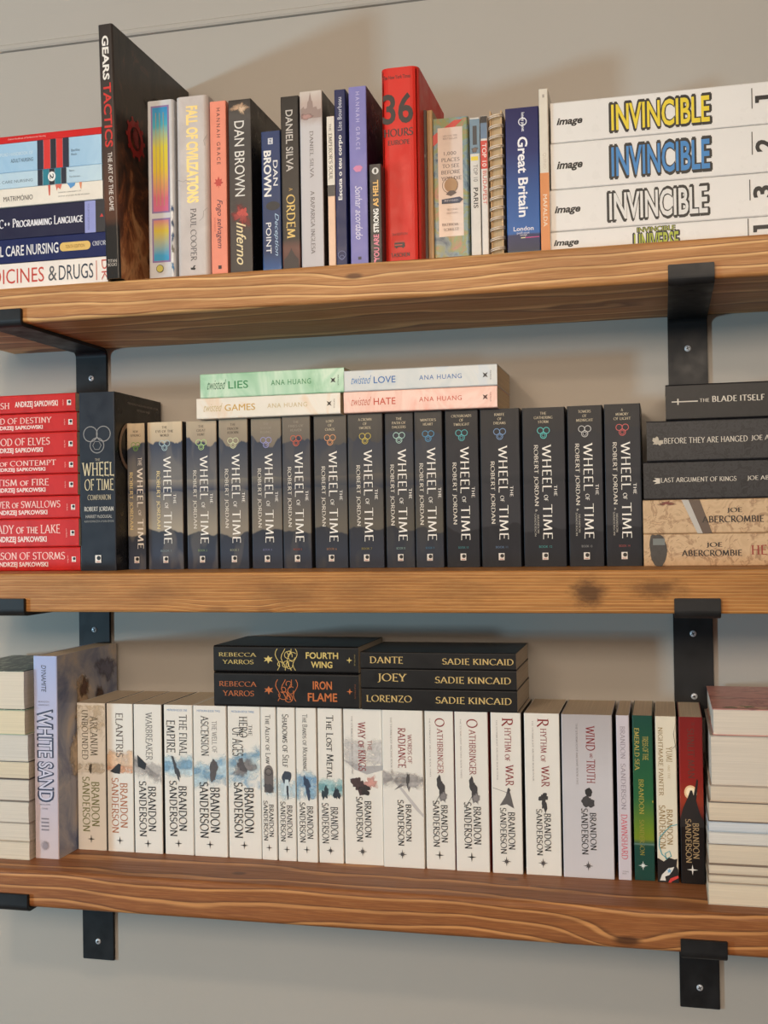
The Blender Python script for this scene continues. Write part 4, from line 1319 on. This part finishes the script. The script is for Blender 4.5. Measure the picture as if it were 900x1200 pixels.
make_book('paperback_book', 'black flat book with a thin silver sword, topmost beside the bracket', ABE, .2755, -.141, T2 + .1732, LA, .0424, .124, 'flat', char2, None, [
    RECT('sword_mark', (7 * q, .47, 37 * q, .50), silver), RECT('sword_mark', (13.5 * q, .40, 15 * q, .57), silver), T('title_lettering', 'THE', (39 * q, .42, 50 * q, .52), silver, font='serif', serif=.6), T('title_lettering', 'BLADE ITSELF', (53 * q, .36, 112 * q, .53), silver, font='serif', serif=.6, weight=1.2),
    T('author_lettering', 'JOE ABERCROMBIE', (118 * q, .38, 186 * q, .52), silver, font='serif', serif=.6)], rr=.002)

# ================================================================== lowest shelf: page-edge stack at the left
LST = 'books lying with page edges to the room, left of the lilac graphic novel'
zl = [T3 + .0002, -.3662, -.3417, -.3133, -.2843, -.2609, -.2259, -.1930, -.1418]
xl = [-.5440, -.5442, -.5442, -.5440, -.5440, -.5446, -.5480, -.5484]
pc = [(222, 209, 190), (222, 211, 196), (221, 211, 198), (220, 210, 197), (222, 208, 184), (217, 211, 202), (228, 215, 188), (226, 216, 200)]
lw = ['lowest cream page-edge book in the left stack on the bottom shelf', 'second page-edge book up in the left stack on the bottom shelf', 'third page-edge book up in the left stack on the bottom shelf', 'fourth page-edge book up in the left stack on the bottom shelf',
      'thin yellowish page-edge book in the middle of the left bottom stack', 'greyish white page-edge book, third from the top of the left bottom stack', 'yellow-cream page-edge book second from the top, pale green cover', 'thick page-edge book on top of the left stack, dark green patterned cover']
topc = painting('dark_green_reed_print', [(.40, (40, 50, 42)), (.55, (70, 84, 70)), (.62, (170, 180, 160)), (.7, (50, 60, 50))], 1, .3, .5, (160, 40, 1), 3)
lc = [cover_plain((206, 196, 180)), cover_plain((178, 162, 144)), cover_plain((160, 150, 140)), cover_plain((120, 108, 100)), cover_plain((70, 60, 58)), cover_plain((206, 200, 190)), cover_plain((168, 186, 160)), topc]
for k in range(8):
    make_book('paperback_book', lw[k], LST, xl[k] - .124, -.1885 + (0, .0006, -.0005, .0003, .001, .0002, -.0012, -.0016)[k], zl[k], .124, zl[k + 1] - zl[k] - .0003, .176, 'turned', lc[k], 'left', (), page=pc[k])

# ================================================================== lowest shelf: tall lilac graphic novel
sand = painting('desert_cover_painting', [(.30, (98, 112, 148)), (.45, (148, 152, 172)), (.56, (182, 178, 182)), (.66, (212, 196, 178)), (.8, (156, 152, 164))], 12, .3, .8, (1, 1, 1), 6)
wsp = [T('publisher_lettering', 'DYNAMITE', (.34, .045, .54, .178), (60, 62, 84), 'd', bold=.01, shear=.2), T('small_lettering', 'BRANDON', (.2, .222, .66, .23), (120, 116, 136)), T('small_lettering', "SANDERSON'S", (.2, .238, .66, .246), (120, 116, 136)),
       T('title_outline', 'WHITE SAND', (.12, .262, .84, .722), (52, 56, 82), 'd', bold=.06), T('title_lettering', 'WHITE SAND', (.19, .272, .77, .713), (206, 202, 220), 'd', bold=.004),
       T('small_lettering', 'VOLUME', (.2, .73, .66, .737), (120, 112, 124)), T('small_lettering', 'ONE', (.3, .75, .56, .757), (120, 112, 124))]
for k in range(4):
    wsp.append(RECT('credit_line', (.28, .80 + .018 * k, .60, .807 + .018 * k), (130, 120, 128)))
wsp += [STAR('sun_mark', (.42, .935), 7, (150, 138, 144), 14, .55)]
for k, (a, v, rx, ry_, c) in enumerate(((.38, .26, 18, 32, (200, 172, 140)), (.30, .52, 16, 36, (206, 184, 156)), (.42, .19, 11, 13, (96, 62, 46)), (.68, .27, 13, 18, (76, 52, 44)), (.66, .42, 14, 30, (150, 116, 92)), (.55, .50, 16, 26, (60, 70, 110)), (.8, .12, 26, 16, (96, 98, 122)))):
    wsp.append(BLOT('painted_shape', (a, v), rx, ry_, c, 70 + k, face='right', rough=.3))
wsp += [T('cover_title_outline', 'W', (.50, .70, .72, .785), (60, 56, 60), face='right', font='serif', weight=1.9), T('cover_title', 'W', (.51, .71, .71, .775), (196, 184, 176), face='right', font='serif', weight=.8)]
wssp = gradient('cool_lit_lilac_spine', [(0, (206, 190, 192)), (.5, (196, 190, 208)), (1, (168, 182, 224))], .266, .3)  # lilac stock with cool light painted in, bluer towards the top
make_book('paperback_book', 'tall lilac graphic novel with outlined title and a desert painting on its cover', None, -.5418, -.1775, T3 + .0002, .0342, .2660, .1700, 'upright', wssp, sand, wsp, rr=.0015)

# ================================================================== lowest shelf: the white row
SAN = 'white illustrated paperbacks on the lowest shelf'
RW = dict(A=(-.5064, .0423), B=(-.4625, .0386), C=(-.4227, .0407), D=(-.3798, .0411), E=(-.3376, .0468), F=(-.2896, .0454), G=(-.2437, .0212), H=(-.2211, .0248), I=(-.1955, .0280), J=(-.1668, .0331), K=(-.1325, .0512), L=(-.0809, .0534),
          M=(-.0261, .0371), N=(.0123, .0423), O=(.0576, .0381), P=(.0989, .0437), Q=(.1445, .0614), R=(.2101, .0160), S=(.2291, .0242), T=(.2560, .0248), U=(.2831, .0281))
wcov = cover_plain((232, 227, 219), .34, .02)
wcov2 = cover_plain((214, 210, 214), .34, .02)
DARK = (36, 33, 32)
CRIM = (136, 28, 34)


def wash(center, rx, ry_, c, seed, rough=.35):
    """soft ink wash: a pale outer blot and a stronger inner one"""
    pale_ = tuple(int(v * .55 + 226 * .45) for v in c)
    return [BLOT('ink_wash_pale', center, rx * 1.2, ry_ * 1.35, pale_, seed, rough=rough), BLOT('ink_wash', (center[0] + .06, center[1] - .012), rx * .75, ry_ * .7, c, seed + 1, rough=rough), BLOT('ink_wash', (center[0] - .1, center[1] + .03), rx * .6, ry_ * .45, lum(c, .85), seed + 2, rough=rough)]



def author(col, v0=.50, v1=.877, a=(.16, .44, .48, .78)):
    d = (v1 - v0)
    return [T('author_lettering', 'SANDERSON', (a[0], v0, a[1], v1), col, 'd', 'serif', weight=1.0, serif=.7), T('author_lettering', 'BRANDON', (a[2], v0 + d * .09, a[3], v1 - d * .10), col, 'd', 'serif', weight=1.0, serif=.7)]


def star(v=.925, col=(40, 38, 38), r=5.6, c=.47):
    return [STAR('compass_star', (c, v), r, col, 4, .2)]


def white(key, label, prints, cov=None, side=None, dz=0.0):
    x, wd = RW[key]
    if side is None and key in 'ABCNOPQ':
        side = cover_plain((58, 52, 48))
    rj = random.Random(key)
    make_book('paperback_book', label, SAN, x + .0003, -.1274 + rj.uniform(-.0022, .0012), T3 + .0002, wd - .0006, .1976 + dz, .1195, 'upright', cov or wcov, side, prints, page=(206, 190, 168))


ol = (128, 130, 84)
wx = [(52, 50, 48), (96, 92, 90)]
white('A', 'white paperback with olive lettering, first of the white row', [BAND('beige_wash', -.1, .30, (212, 200, 178), .55), BAND('beige_wash', .38, .51, (196, 184, 164), .7),
      T('title_lettering', 'UNBOUNDED', (.16, .045, .40, .385), (84, 78, 58), 'd', 'serif', weight=.85), T('title_lettering', 'ARCANUM', (.46, .085, .74, .36), (84, 78, 58), 'd', 'serif', weight=.85), BLOT('dark_figure_blot', (.47, .445), 2.6, 5, (70, 62, 50), 6, rough=.4)] + author(ol) + star())
rust = (176, 112, 76)
white('B', 'white paperback with rust orange author name and an orange haze', [BAND('orange_haze', .29, .50, (232, 190, 158), 1.0), BAND('orange_haze', .40, .49, (220, 160, 122), .7), T('title_lettering', 'ELANTRIS', (.34, .06, .64, .365), (96, 82, 72), 'd', 'serif', weight=.9), POLY('black_sail', [(.12, .46), (.44, .405), (.54, .41), (.5, .475), (.3, .472)], (34, 28, 26))] + author(rust) + star())
white('C', 'white paperback with a grey ink burst, between rust and blue spines', [BAND('grey_band', .34, .55, (190, 184, 180), .8, tilt=.06), BAND('grey_wash', .40, .50, (140, 134, 132), .6, tilt=.12)] + [POLY('black_wedge', [(.12, .34), (.45, .40), (.40, .44), (.14, .42)], (36, 34, 36)), T('title_lettering', 'WARBREAKER', (.42, .05, .68, .375), (84, 80, 80), 'd', 'serif', weight=.75)] + author(DARK, .515, .89) + star(.935))
blue = (128, 168, 196)
pale_b = (190, 212, 224)


def bluehead(t):
    return [T('series_lettering', t, (.12, .028, .82, .042), (90, 140, 190))]


white('D', 'white paperback with a blue painted band and slender dark figure shape', bluehead('MISTBORN BOOK ONE') + [BAND('blue_band', .31, .52, pale_b, 1.0), BAND('blue_wash', .35, .46, blue, .8, tilt=-.02), BLOT('dark_figure_blot', (.42, .43), 3.2, 13, (60, 60, 66), 10, rough=.5, lean=-.25), T('title_lettering', 'THE FINAL', (.52, .065, .82, .335), DARK, 'd', 'serif', weight=.85), T('title_lettering', 'EMPIRE', (.08, .10, .40, .32), DARK, 'd', 'serif', weight=.85)] + author(DARK, .505, .88) + star(.925))
white('E', 'white paperback with blue swirls and a pointed dark figure shape', bluehead('MISTBORN BOOK TWO') + [BAND('blue_band', .32, .58, pale_b, .9, tilt=-.06), BAND('blue_wash', .41, .53, blue, .7, tilt=.06), BAND('blue_wash', .36, .44, lum(blue, 1.1), .5, tilt=-.08)] + [BLOT('dark_figure_blot', (.6, .425), 5.5, 13, (84, 78, 78), 22, rough=.3), T('title_lettering', 'THE WELL OF', (.56, .10, .72, .31), (110, 104, 104), 'd', 'serif', weight=.8), T('title_lettering', 'ASCENSION', (.22, .065, .48, .335), DARK, 'd', 'serif', weight=.85)] + author(DARK, .505, .88) + star(.92))
white('F', 'white paperback with blue wash and a broad grey ink blot', bluehead('MISTBORN BOOK THREE') + [BAND('blue_band', .24, .56, pale_b, .8, tilt=-.08), BAND('blue_wash', .28, .40, blue, .55, tilt=-.10), BAND('blue_wash', .43, .55, lum(blue, 1.1), .55, tilt=.06)] + [BLOT('grey_ink_blot', (.5, .405), 12, 11, (130, 124, 124), 32, rough=.5), BLOT('grey_ink_core', (.42, .39), 6, 7, (84, 78, 80), 33, rough=.6), T('title_lettering', 'THE', (.64, .12, .76, .19), DARK, 'd', 'serif', weight=.85), T('title_lettering', 'HERO', (.34, .065, .62, .205), DARK, 'd', 'serif', weight=.85), T('title_lettering', 'OF AGES', (.12, .14, .48, .33), DARK, 'd', 'serif', weight=.85)] + author(DARK, .50, .87) + star(.915))
small = dict(v0=.612, v1=.876, a=(.12, .42, .48, .80))
white('G', 'slimmest white paperback, with a brown-grey domed picture', [BAND('blue_band', .42, .62, pale_b, .8)] + [DISC('dome_picture', (.5, .43), 6.5, 10, (120, 112, 108)), RECT('dome_picture', (.2, .43, .8, .56), (104, 96, 94)), RING('dome_arch', (.5, .425), [(0, 0)], 5, 1.2, (70, 64, 64)), BLOT('dark_crowd', (.5, .53), 6.4, 5, (70, 66, 68), 42), T('title_lettering', 'The Alloy of Law', (.30, .05, .66, .375), DARK, 'd', 'serif', weight=.8)] + author(DARK, **small) + star(.92, r=4.6))
white('H', 'narrow white paperback with a dark blue arch shape', [BAND('blue_band', .44, .64, pale_b, .9)] + [BLOT('dark_arch', (.5, .455), 6.4, 8, (52, 60, 74), 52, rough=.15), POLY('pale_gap', [(.32, .57), (.42, .47), (.6, .47), (.7, .57)], (206, 220, 226)), BLOT('dark_figure_blot', (.55, .55), 1.6, 8, (34, 40, 54), 53), T('title_lettering', 'Shadows of Self', (.28, .04, .66, .39), DARK, 'd', 'serif', weight=.8)] + author(DARK, **small) + star(.925, r=4.8))
white('I', 'narrow white paperback with bright blue wash and dark blue figure blot', [BAND('blue_band', .37, .64, pale_b, 1.0), BAND('blue_wash', .41, .56, (120, 164, 200), .85), BAND('blue_wash', .5, .62, (140, 180, 206), .6)] + [BLOT('dark_figure_blot', (.52, .51), 4, 12, (40, 58, 84), 62, rough=.6, lean=-.3), T('title_lettering', 'The Bands of Mourning', (.32, .04, .58, .41), DARK, 'd', 'serif', weight=.75)] + author(DARK, **small) + star(.92, r=5))
white('J', 'white paperback with two dark teal shapes under its tall title', [BAND('teal_band', .43, .60, (170, 204, 206), 1.0), BAND('teal_wash', .47, .56, (120, 172, 180), .7)] + [BLOT('dark_figure_blot', (.28, .55), 4, 8, (36, 52, 60), 72, rough=.5), BLOT('dark_figure_blot', (.76, .55), 3.6, 8, (30, 40, 52), 73, rough=.5), T('title_lettering', 'The Lost Metal', (.34, .045, .66, .455), DARK, 'd', 'serif', weight=.9)] + author(DARK, **small) + [STAR('compass_star', (.47, .92), 5.6, (70, 66, 66), 8, .3, small=.55)])


def sidec(t, a=.2):
    return [T('series_lettering', t, (a, .045, a + .045, .42), (140, 130, 128), 'd', 'serif', weight=.8, serif=.3)]


auth2 = dict(v0=.562, v1=.855, a=(.30, .48, .52, .70))
cs8 = lambda v=.915, c=.46: [STAR('compass_star', (c, v), 6.2, (80, 76, 76), 8, .3, small=.55)]
white('K', 'wide white paperback with crimson title and a dark red figure blot', [POLY('grey_slab', [(0, .33), (.6, .365), (1, .36), (1, .39), (.6, .42), (.28, .39)], (176, 172, 172)), BAND('mist_wash', .15, .42, (206, 202, 200), .8), BLOT('red_wash', (.68, .475), 7, 9, (206, 150, 140), 82, rough=.6), BLOT('dark_figure_blot', (.38, .49), 8, 10, (66, 46, 46), 83, rough=.5), BLOT('dark_figure_blot', (.55, .52), 8, 5, (44, 34, 34), 84, rough=.5),
      T('title_lettering', 'THE', (.62, .20, .74, .265), CRIM, 'd', 'serif', weight=.85), T('title_lettering', 'WAY of KINGS', (.38, .08, .58, .40), CRIM, 'd', 'serif', weight=.9)] + sidec('THE STORMLIGHT ARCHIVE BOOK ONE') + author(DARK, **auth2) + cs8(.915))
white('L', 'wide white paperback with grey swept wings of ink', [POLY('grey_sweep', [(0, .41), (.3, .46), (.8, .63), (1, .68), (1, .66), (.5, .50), (.25, .43), (0, .39)], (196, 190, 188)), POLY('ink_wing', [(.28, .51), (.55, .44), (.62, .40), (.66, .44), (.86, .50), (.7, .47), (.64, .52), (.58, .47)], (110, 104, 104)), BAND('mist_wash', .37, .52, (176, 170, 168), .9, tilt=.02), BAND('mist_wash', .41, .48, (130, 124, 122), .5, tilt=-.02), BLOT('ink_wing', (.62, .44), 2, 8, (70, 66, 66), 91),
      T('title_lettering', 'WORDS OF', (.62, .15, .73, .335), CRIM, 'd', 'serif', weight=.85), T('title_lettering', 'RADIANCE', (.38, .11, .58, .365), CRIM, 'd', 'serif', weight=.9)] + sidec('THE STORMLIGHT ARCHIVE BOOK TWO') + author(DARK, .568, .862, (.35, .51, .55, .69)) + cs8(.915))
for kk, lab in (('M', 'white paperback with a dark hooded blot, left one of two alike'), ('N', 'white paperback with a dark hooded blot, right one of two alike')):
    white(kk, lab, [BLOT('dark_figure_blot', (.55, .49), 4.8, 14, (58, 54, 56), 101, rough=.35, lean=-.1), LINES('ink_spear', [[(-8, -12), (1, 4)]], (60, 56, 56), .7, (.5, .54)), BLOT('ink_wash', (.62, .54), 4, 7, (130, 124, 124), 102, rough=.4),
          T('title_initial', 'O', (.36, .045, .70, .10), CRIM, 'd', 'serif', weight=.9), T('title_lettering', 'ATHBRINGER', (.42, .108, .64, .395), CRIM, 'd', 'serif', weight=.85)] + sidec('THE STORMLIGHT ARCHIVE BOOK THREE', .16) + author(DARK, .565, .86, (.24, .48, .52, .76)) + star(.91, r=6, c=.46), side=cover_plain((150, 40, 40)))
white('O', 'white paperback with crimson title and a grey triangular cloak blot', [POLY('cloak_blot', [(.26, .58), (.46, .52), (.54, .47), (.62, .50), (.74, .595), (.5, .57)], (96, 92, 92)), LINES('ink_spear', [[(-17, 8), (2, 2)]], (110, 104, 104), .6, (.5, .51)), BLOT('cloak_blot', (.57, .485), 2, 3, (70, 66, 66), 111),
      T('title_initial', 'R', (.36, .03, .74, .085), CRIM, 'd', 'serif', weight=.9), T('title_lettering', 'HYTHM of', (.46, .092, .68, .30), CRIM, 'd', 'serif', weight=.85), T('title_lettering', 'WAR', (.46, .32, .74, .455), CRIM, 'd', 'serif', weight=.9)] + sidec('THE STORMLIGHT ARCHIVE BOOK FOUR', .18) + author(DARK, .59, .88, (.26, .48, .52, .76)) + cs8(.925))
white('P', 'white paperback with crimson title and a small upright black figure blot', [BLOT('dark_figure_blot', (.52, .52), 5, 5, (50, 48, 50), 121, rough=.4), BLOT('dark_figure_blot', (.54, .56), 3, 9, (50, 48, 50), 122, rough=.4),
      T('title_initial', 'R', (.36, .03, .70, .085), CRIM, 'd', 'serif', weight=.9), T('title_lettering', 'HYTHM of', (.46, .092, .64, .30), CRIM, 'd', 'serif', weight=.85), T('title_lettering', 'WAR', (.46, .32, .70, .455), CRIM, 'd', 'serif', weight=.9)] + sidec('THE STORMLIGHT ARCHIVE BOOK FOUR', .22) + author(DARK, .59, .88, (.30, .48, .52, .72)) + cs8(.925, .48))
wcovq = gradient('silver_lilac_fade', [(0, (206, 202, 206)), (.6, (202, 198, 202)), (1, (178, 172, 174))], .198, .34, .04)
white('Q', 'widest silver-lilac paperback with a black bust-shaped blot', [BLOT('bust_blot', (.52, .475), 4, 5.5, (36, 34, 36), 131, rough=.15), BLOT('bust_blot', (.5, .535), 7, 7, (56, 54, 56), 132, rough=.25), T('title_lettering', 'WIND', (.48, .065, .66, .22), CRIM, 'd', 'serif', weight=.9), T('title_lettering', 'AND', (.55, .235, .61, .265), CRIM, 'd', 'serif'), T('title_lettering', 'TRUTH', (.48, .275, .66, .42), CRIM, 'd', 'serif', weight=.9)] +
      [T('series_lettering', 'THE STORMLIGHT ARCHIVE BOOK FIVE', (.28, .055, .32, .43), (130, 122, 122), 'd', 'serif', weight=.8, serif=.3)] + author(DARK, .572, .858, (.36, .50, .53, .66)) + cs8(.925, .49), wcovq)
white('R', 'thin lilac-white paperback with grey and pink capitals', [T('author_lettering', 'BRANDON', (.28, .065, .68, .265), (146, 136, 146), 'd', 'serif', weight=.85), T('author_lettering', 'SANDERSON', (.28, .29, .68, .575), (146, 136, 146), 'd', 'serif', weight=.85), T('title_lettering', 'DAWNSHARD', (.24, .60, .74, .875), (206, 96, 112), 'd', 'serif', weight=.95), T('publisher_lettering', 'TITAN', (.3, .945, .76, .953), (120, 112, 120)), T('publisher_lettering', 'BOOKS', (.3, .957, .6, .965), (120, 112, 120))], cover_plain((206, 198, 206), .34, .03))
green = gradient('green_sea_fade', [(0, (26, 66, 58)), (.20, (30, 72, 62)), (.225, (60, 92, 70)), (.25, (120, 136, 40)), (.32, (104, 132, 44)), (.5, (44, 100, 62)), (1, (28, 72, 62))], .1976, .34, .02)
gold_p = (196, 172, 84)
white('S', 'dark green paperback with gold lettering and a lime horizon', [T('title_lettering', 'EMERALD SEA', (.08, .075, .34, .335), gold_p, 'd', 'serif', weight=.85), T('title_lettering', 'TRESS OF THE', (.48, .125, .78, .27), gold_p, 'd', 'serif', weight=.85), T('author_lettering', 'BRANDON', (.26, .385, .52, .60), (176, 160, 70), 'd', 'serif', weight=.85), T('author_lettering', 'SANDERSON', (.26, .63, .52, .85), (150, 140, 60), 'd', 'serif', weight=.85), RECT('sea_line', (0, .775, 1, .785), (90, 120, 110)), STAR('compass_star', (.42, .91), 5.6, (214, 220, 216), 8, .3, small=.55), DISC('gold_speck', (.98, .52), 1.2, 1.4, (206, 176, 60))], green, cover_plain((30, 60, 52)))
brown = (150, 124, 78)
white('T', 'cream paperback with a turquoise ribbon line and black ink foot', [T('title_lettering', 'YUMI', (.50, .18, .80, .275), brown, 'd', 'serif', weight=.85), T('title_lettering', 'AND THE', (.56, .29, .68, .375), (190, 170, 130), 'd', 'serif', weight=.8), T('title_lettering', 'NIGHTMARE PAINTER', (.12, .065, .36, .48), brown, 'd', 'serif', weight=.9), LINES('ink_crack', [[(12, 92), (9, 78), (11, 64), (7, 60)], [(11, 64), (12, 58)]], (70, 64, 60), .5)] + author(brown, .535, .80, (.10, .42, .46, .76)) + [
      LINES('turquoise_ribbon', [[(12, 14), (4, 12), (-2, 6), (-9, -2), (-10, -12), (-7, -22), (-1, -27), (4, -24), (2, -18), (-3, -21), (-2, -28)]], (76, 160, 170), 1.2, (.5, .72)), POLY('black_foot', [(0, 1), (0, .855), (.3, .875), (.55, .85), (.82, .86), (.95, .855), (.9, .90), (.98, .92), (1, .95), (1, 1)], (24, 22, 24)), POLY('white_curl', [(.1, .99), (.2, .955), (.5, .915), (.8, .905), (.7, .93), (.55, .955), (.35, .965), (.38, .99)], (226, 222, 214)),
      STAR('blue_flower', (.56, .93), 3.2, (110, 170, 206), 5, .45), POLY('red_stripe', [(.5, 1), (.6, .975), (.98, .955), (1, .97), (.7, .99), (.62, 1)], (206, 60, 56))], cover_plain((226, 216, 196), .34, .02), cover_plain((40, 36, 36)))
sun_c = gradient('red_sunset_fade', [(0, (24, 20, 20)), (.36, (30, 22, 21)), (.42, (120, 44, 32)), (.5, (150, 56, 38)), (.62, (140, 36, 32)), (1, (122, 30, 30))], .1976, .34, .05, 60)
white('U', 'red and black paperback with a pale sun, last of the white row', [T('title_lettering', 'THE', (.52, .03, .68, .05), (90, 40, 34), 'd', 'serif'), T('title_lettering', 'SUNLIT MAN', (.34, .065, .66, .37), (92, 42, 34), 'd', 'serif', weight=.95), DISC('sun', (.46, .452), 7.4, 8.4, (236, 196, 150)), DISC('sun_core', (.46, .45), 5.2, 5.8, (248, 226, 192)), POLY('dark_hill', [(0, .62), (.12, .55), (.34, .48), (.44, .44), (.52, .44), (.58, .47), (.72, .37), (.78, .38), (.68, .50), (.84, .58), (1, .63), (1, .66), (0, .66)], (30, 22, 22)),
      ] + author((176, 146, 106), .61, .875, (.20, .46, .50, .78)) + [STAR('compass_star', (.48, .915), 6.4, (226, 220, 212), 4, .2)], sun_c, cover_plain((40, 26, 26)))

# ================================================================== lowest shelf: five black paperbacks lying on the white row
BLK = 'black paperbacks lying on the white row'
blk = cover_plain((26, 25, 26), .42, .05)
blkt = painting('black_cover_scene', [(.4, (20, 19, 20)), (.6, (28, 27, 27)), (.75, (46, 41, 37))], 16, .4, 1.2)
ZB = T3 + .1982
GP = (214, 190, 112)
GO = (196, 106, 50)


def vine(col, seed, c0=.46):
    r_ = random.Random(seed)
    segs = []
    for k in range(6):
        cx, cy = r_.uniform(-9, 9), r_.uniform(-11, 11)
        rr_ = r_.uniform(3, 7)
        a0 = r_.uniform(0, 360)
        segs.append([(cx + rr_ * (1 - i * .035) * math.cos(math.radians(a0 + i * 26)), cy + rr_ * (1 - i * .035) * math.sin(math.radians(a0 + i * 26))) for i in range(13)])
    for k in range(4):
        x = -12 + 8 * k
        segs.append([(x + 3 * math.sin(j * .9 + k), -14 + j * 4) for j in range(8)])
    return LINES('gilt_vine', segs, col, .9, (c0, .5))


def clip(p, h):
    lim = h * 500 - .6
    p['V'] = [(x, max(-lim, min(lim, y)), l) for x, y, l in p['V']]
    return p


leafp = [(0, 5, 0), (2, 2, 0), (6, 3, 0), (3.6, 0, 0), (6, -3, 0), (2, -2, 0), (0, -5.6, 0), (-1.4, -1.6, 0), (-6, -3, 0), (-3.4, 0, 0), (-6, 2, 0), (-1.6, 1.8, 0)]
for lab, z0, th, col, t1_, t2_, sd in (('black flat paperback with orange lettering and vine, under the gold one', ZB, .0445, GO, 'IRON', 'FLAME', 3), ('black flat paperback with gold lettering and vine, on the orange one', ZB + .0448, .0345, GP, 'FOURTH', 'WING', 5)):
    make_book('paperback_book', lab, BLK, -.3060, -.1315, z0, .1965, th, .1285, 'flat', blk, blkt, [
        T('author_lettering', 'REBECCA', (.035, .26, .305, .42), lum(col, .92), font='serif', weight=.95), T('author_lettering', 'YARROS', (.06, .53, .285, .70), lum(col, .92), font='serif', weight=.95), MM('gilt_leaf', leafp, [tuple(range(12))], (.385, .5), col), clip(vine(col, sd, .51), th),
        T('title_lettering', t1_, ((.645 if t1_ == 'FOURTH' else .69), .22, (.865 if t1_ == 'FOURTH' else .82), .46), col, bold=.02), T('title_lettering', t2_, ((.68 if t2_ == 'WING' else .655), .56, (.825 if t2_ == 'WING' else .855), .80), col, bold=.02),
        STAR('star_mark', (.94, .5), 4, col, 4, .3), T('imprint_lettering', 'PIATKUS', (.972, .3, .98, .7), lum(col, .7), 'd')], rr=.003, page=(200, 186, 166))
GK = (206, 176, 112)
for lab, z0, th, wrd, b, ab, sd in (('black flat paperback with gold lettering, lowest of the three right of the vines', ZB, .0268, 'LORENZO', (.03, .30, .33, .64), (.48, .32, .965, .66), 1), ('black flat paperback with gold title, middle of the three right of the vines', ZB + .0270, .0248, 'JOEY', (.11, .22, .305, .70), (.48, .34, .965, .70), 2),
                                  ('black flat paperback with gold title, topmost of the three right of the vines', ZB + .0520, .0210, 'DANTE', (.06, .26, .28, .70), (.53, .32, .985, .72), 3)):
    make_book('paperback_book', lab, BLK, -.1065 + (.0004, 0, -.0004)[sd - 1], -.1315, z0, .198, th, .1285, 'flat', blk, blkt, [T('title_lettering', wrd, b, GK, font='serif', weight=1.0), T('author_lettering', 'SADIE KINCAID', ab, GK, font='serif', weight=1.0)], rr=.0015, page=(206, 192, 172))

# ================================================================== lowest shelf: page-edge stack at the right
RST = 'books lying with page edges to the room, right end of the lowest shelf'
zr_ = [T3 + .0002, -.3652, -.3557, -.3442, -.3212, -.3078, -.2964, -.2743, -.2560, -.1995, -.1698]
xr_ = [.3115, .3122, .3124, .3124, .3128, .3130, .3134, .3155, .3168, .3200]
pcr = [(224, 209, 186), (220, 206, 185), (222, 207, 186), (220, 205, 184), (222, 217, 210), (214, 217, 221), (222, 206, 184), (218, 203, 184), (220, 209, 195), (222, 211, 197)]
rl = ['lowest cream page-edge book in the right stack on the bottom shelf', 'thin page-edge book second from the bottom of the right stack', 'thin page-edge book third from the bottom of the right stack', 'tan page-edge book under the two white ones in the right stack',
      'lower of the two thin white page-edge books in the right stack', 'upper of the two thin white page-edge books in the right stack', 'tan page-edge book resting on the two thin white ones', 'tan page-edge book under the thickest one in the right stack',
      'thickest page-edge book, second from the top of the right stack', 'topmost page-edge book of the right stack, pink illustrated cover']
pink = painting('pink_floral_cover', [(.35, (196, 130, 124)), (.5, (216, 160, 150)), (.6, (170, 108, 104)), (.75, (226, 186, 170))], 14, .35, 1.2, (1, 2, 1), 4)
rcv = [(204, 194, 180), (170, 152, 134), (150, 132, 118), (140, 124, 112), (206, 206, 204), (184, 194, 206), (120, 106, 98), (196, 176, 156), (176, 160, 148), None]
for k in range(10):
    pr = ()
    if k == 9:
        pr = [BLOT('green_leaf', (.17, .93), 7, 5, (96, 120, 66), 3, face='top', rough=.5), BLOT('green_leaf', (.30, .90), 6, 7, (110, 130, 76), 4, face='top', rough=.5), BLOT('pale_flower', (.24, .92), 7, 6, (226, 180, 160), 5, face='top', rough=.4), BLOT('pale_flower', (.42, .94), 9, 5, (230, 190, 170), 6, face='top', rough=.4)]
    make_book('paperback_book', rl[k], RST, xr_[k], -.2010 + (0, .0004, -.0002, .0006, .0, .0003, .0006, .0008, -.0006, -.0012)[k], zr_[k], .126 - (.002 * (k % 3)), zr_[k + 1] - zr_[k] - .0003, .186, 'turned', cover_plain(rcv[k]) if rcv[k] else pink, 'right', pr, page=pcr[k])
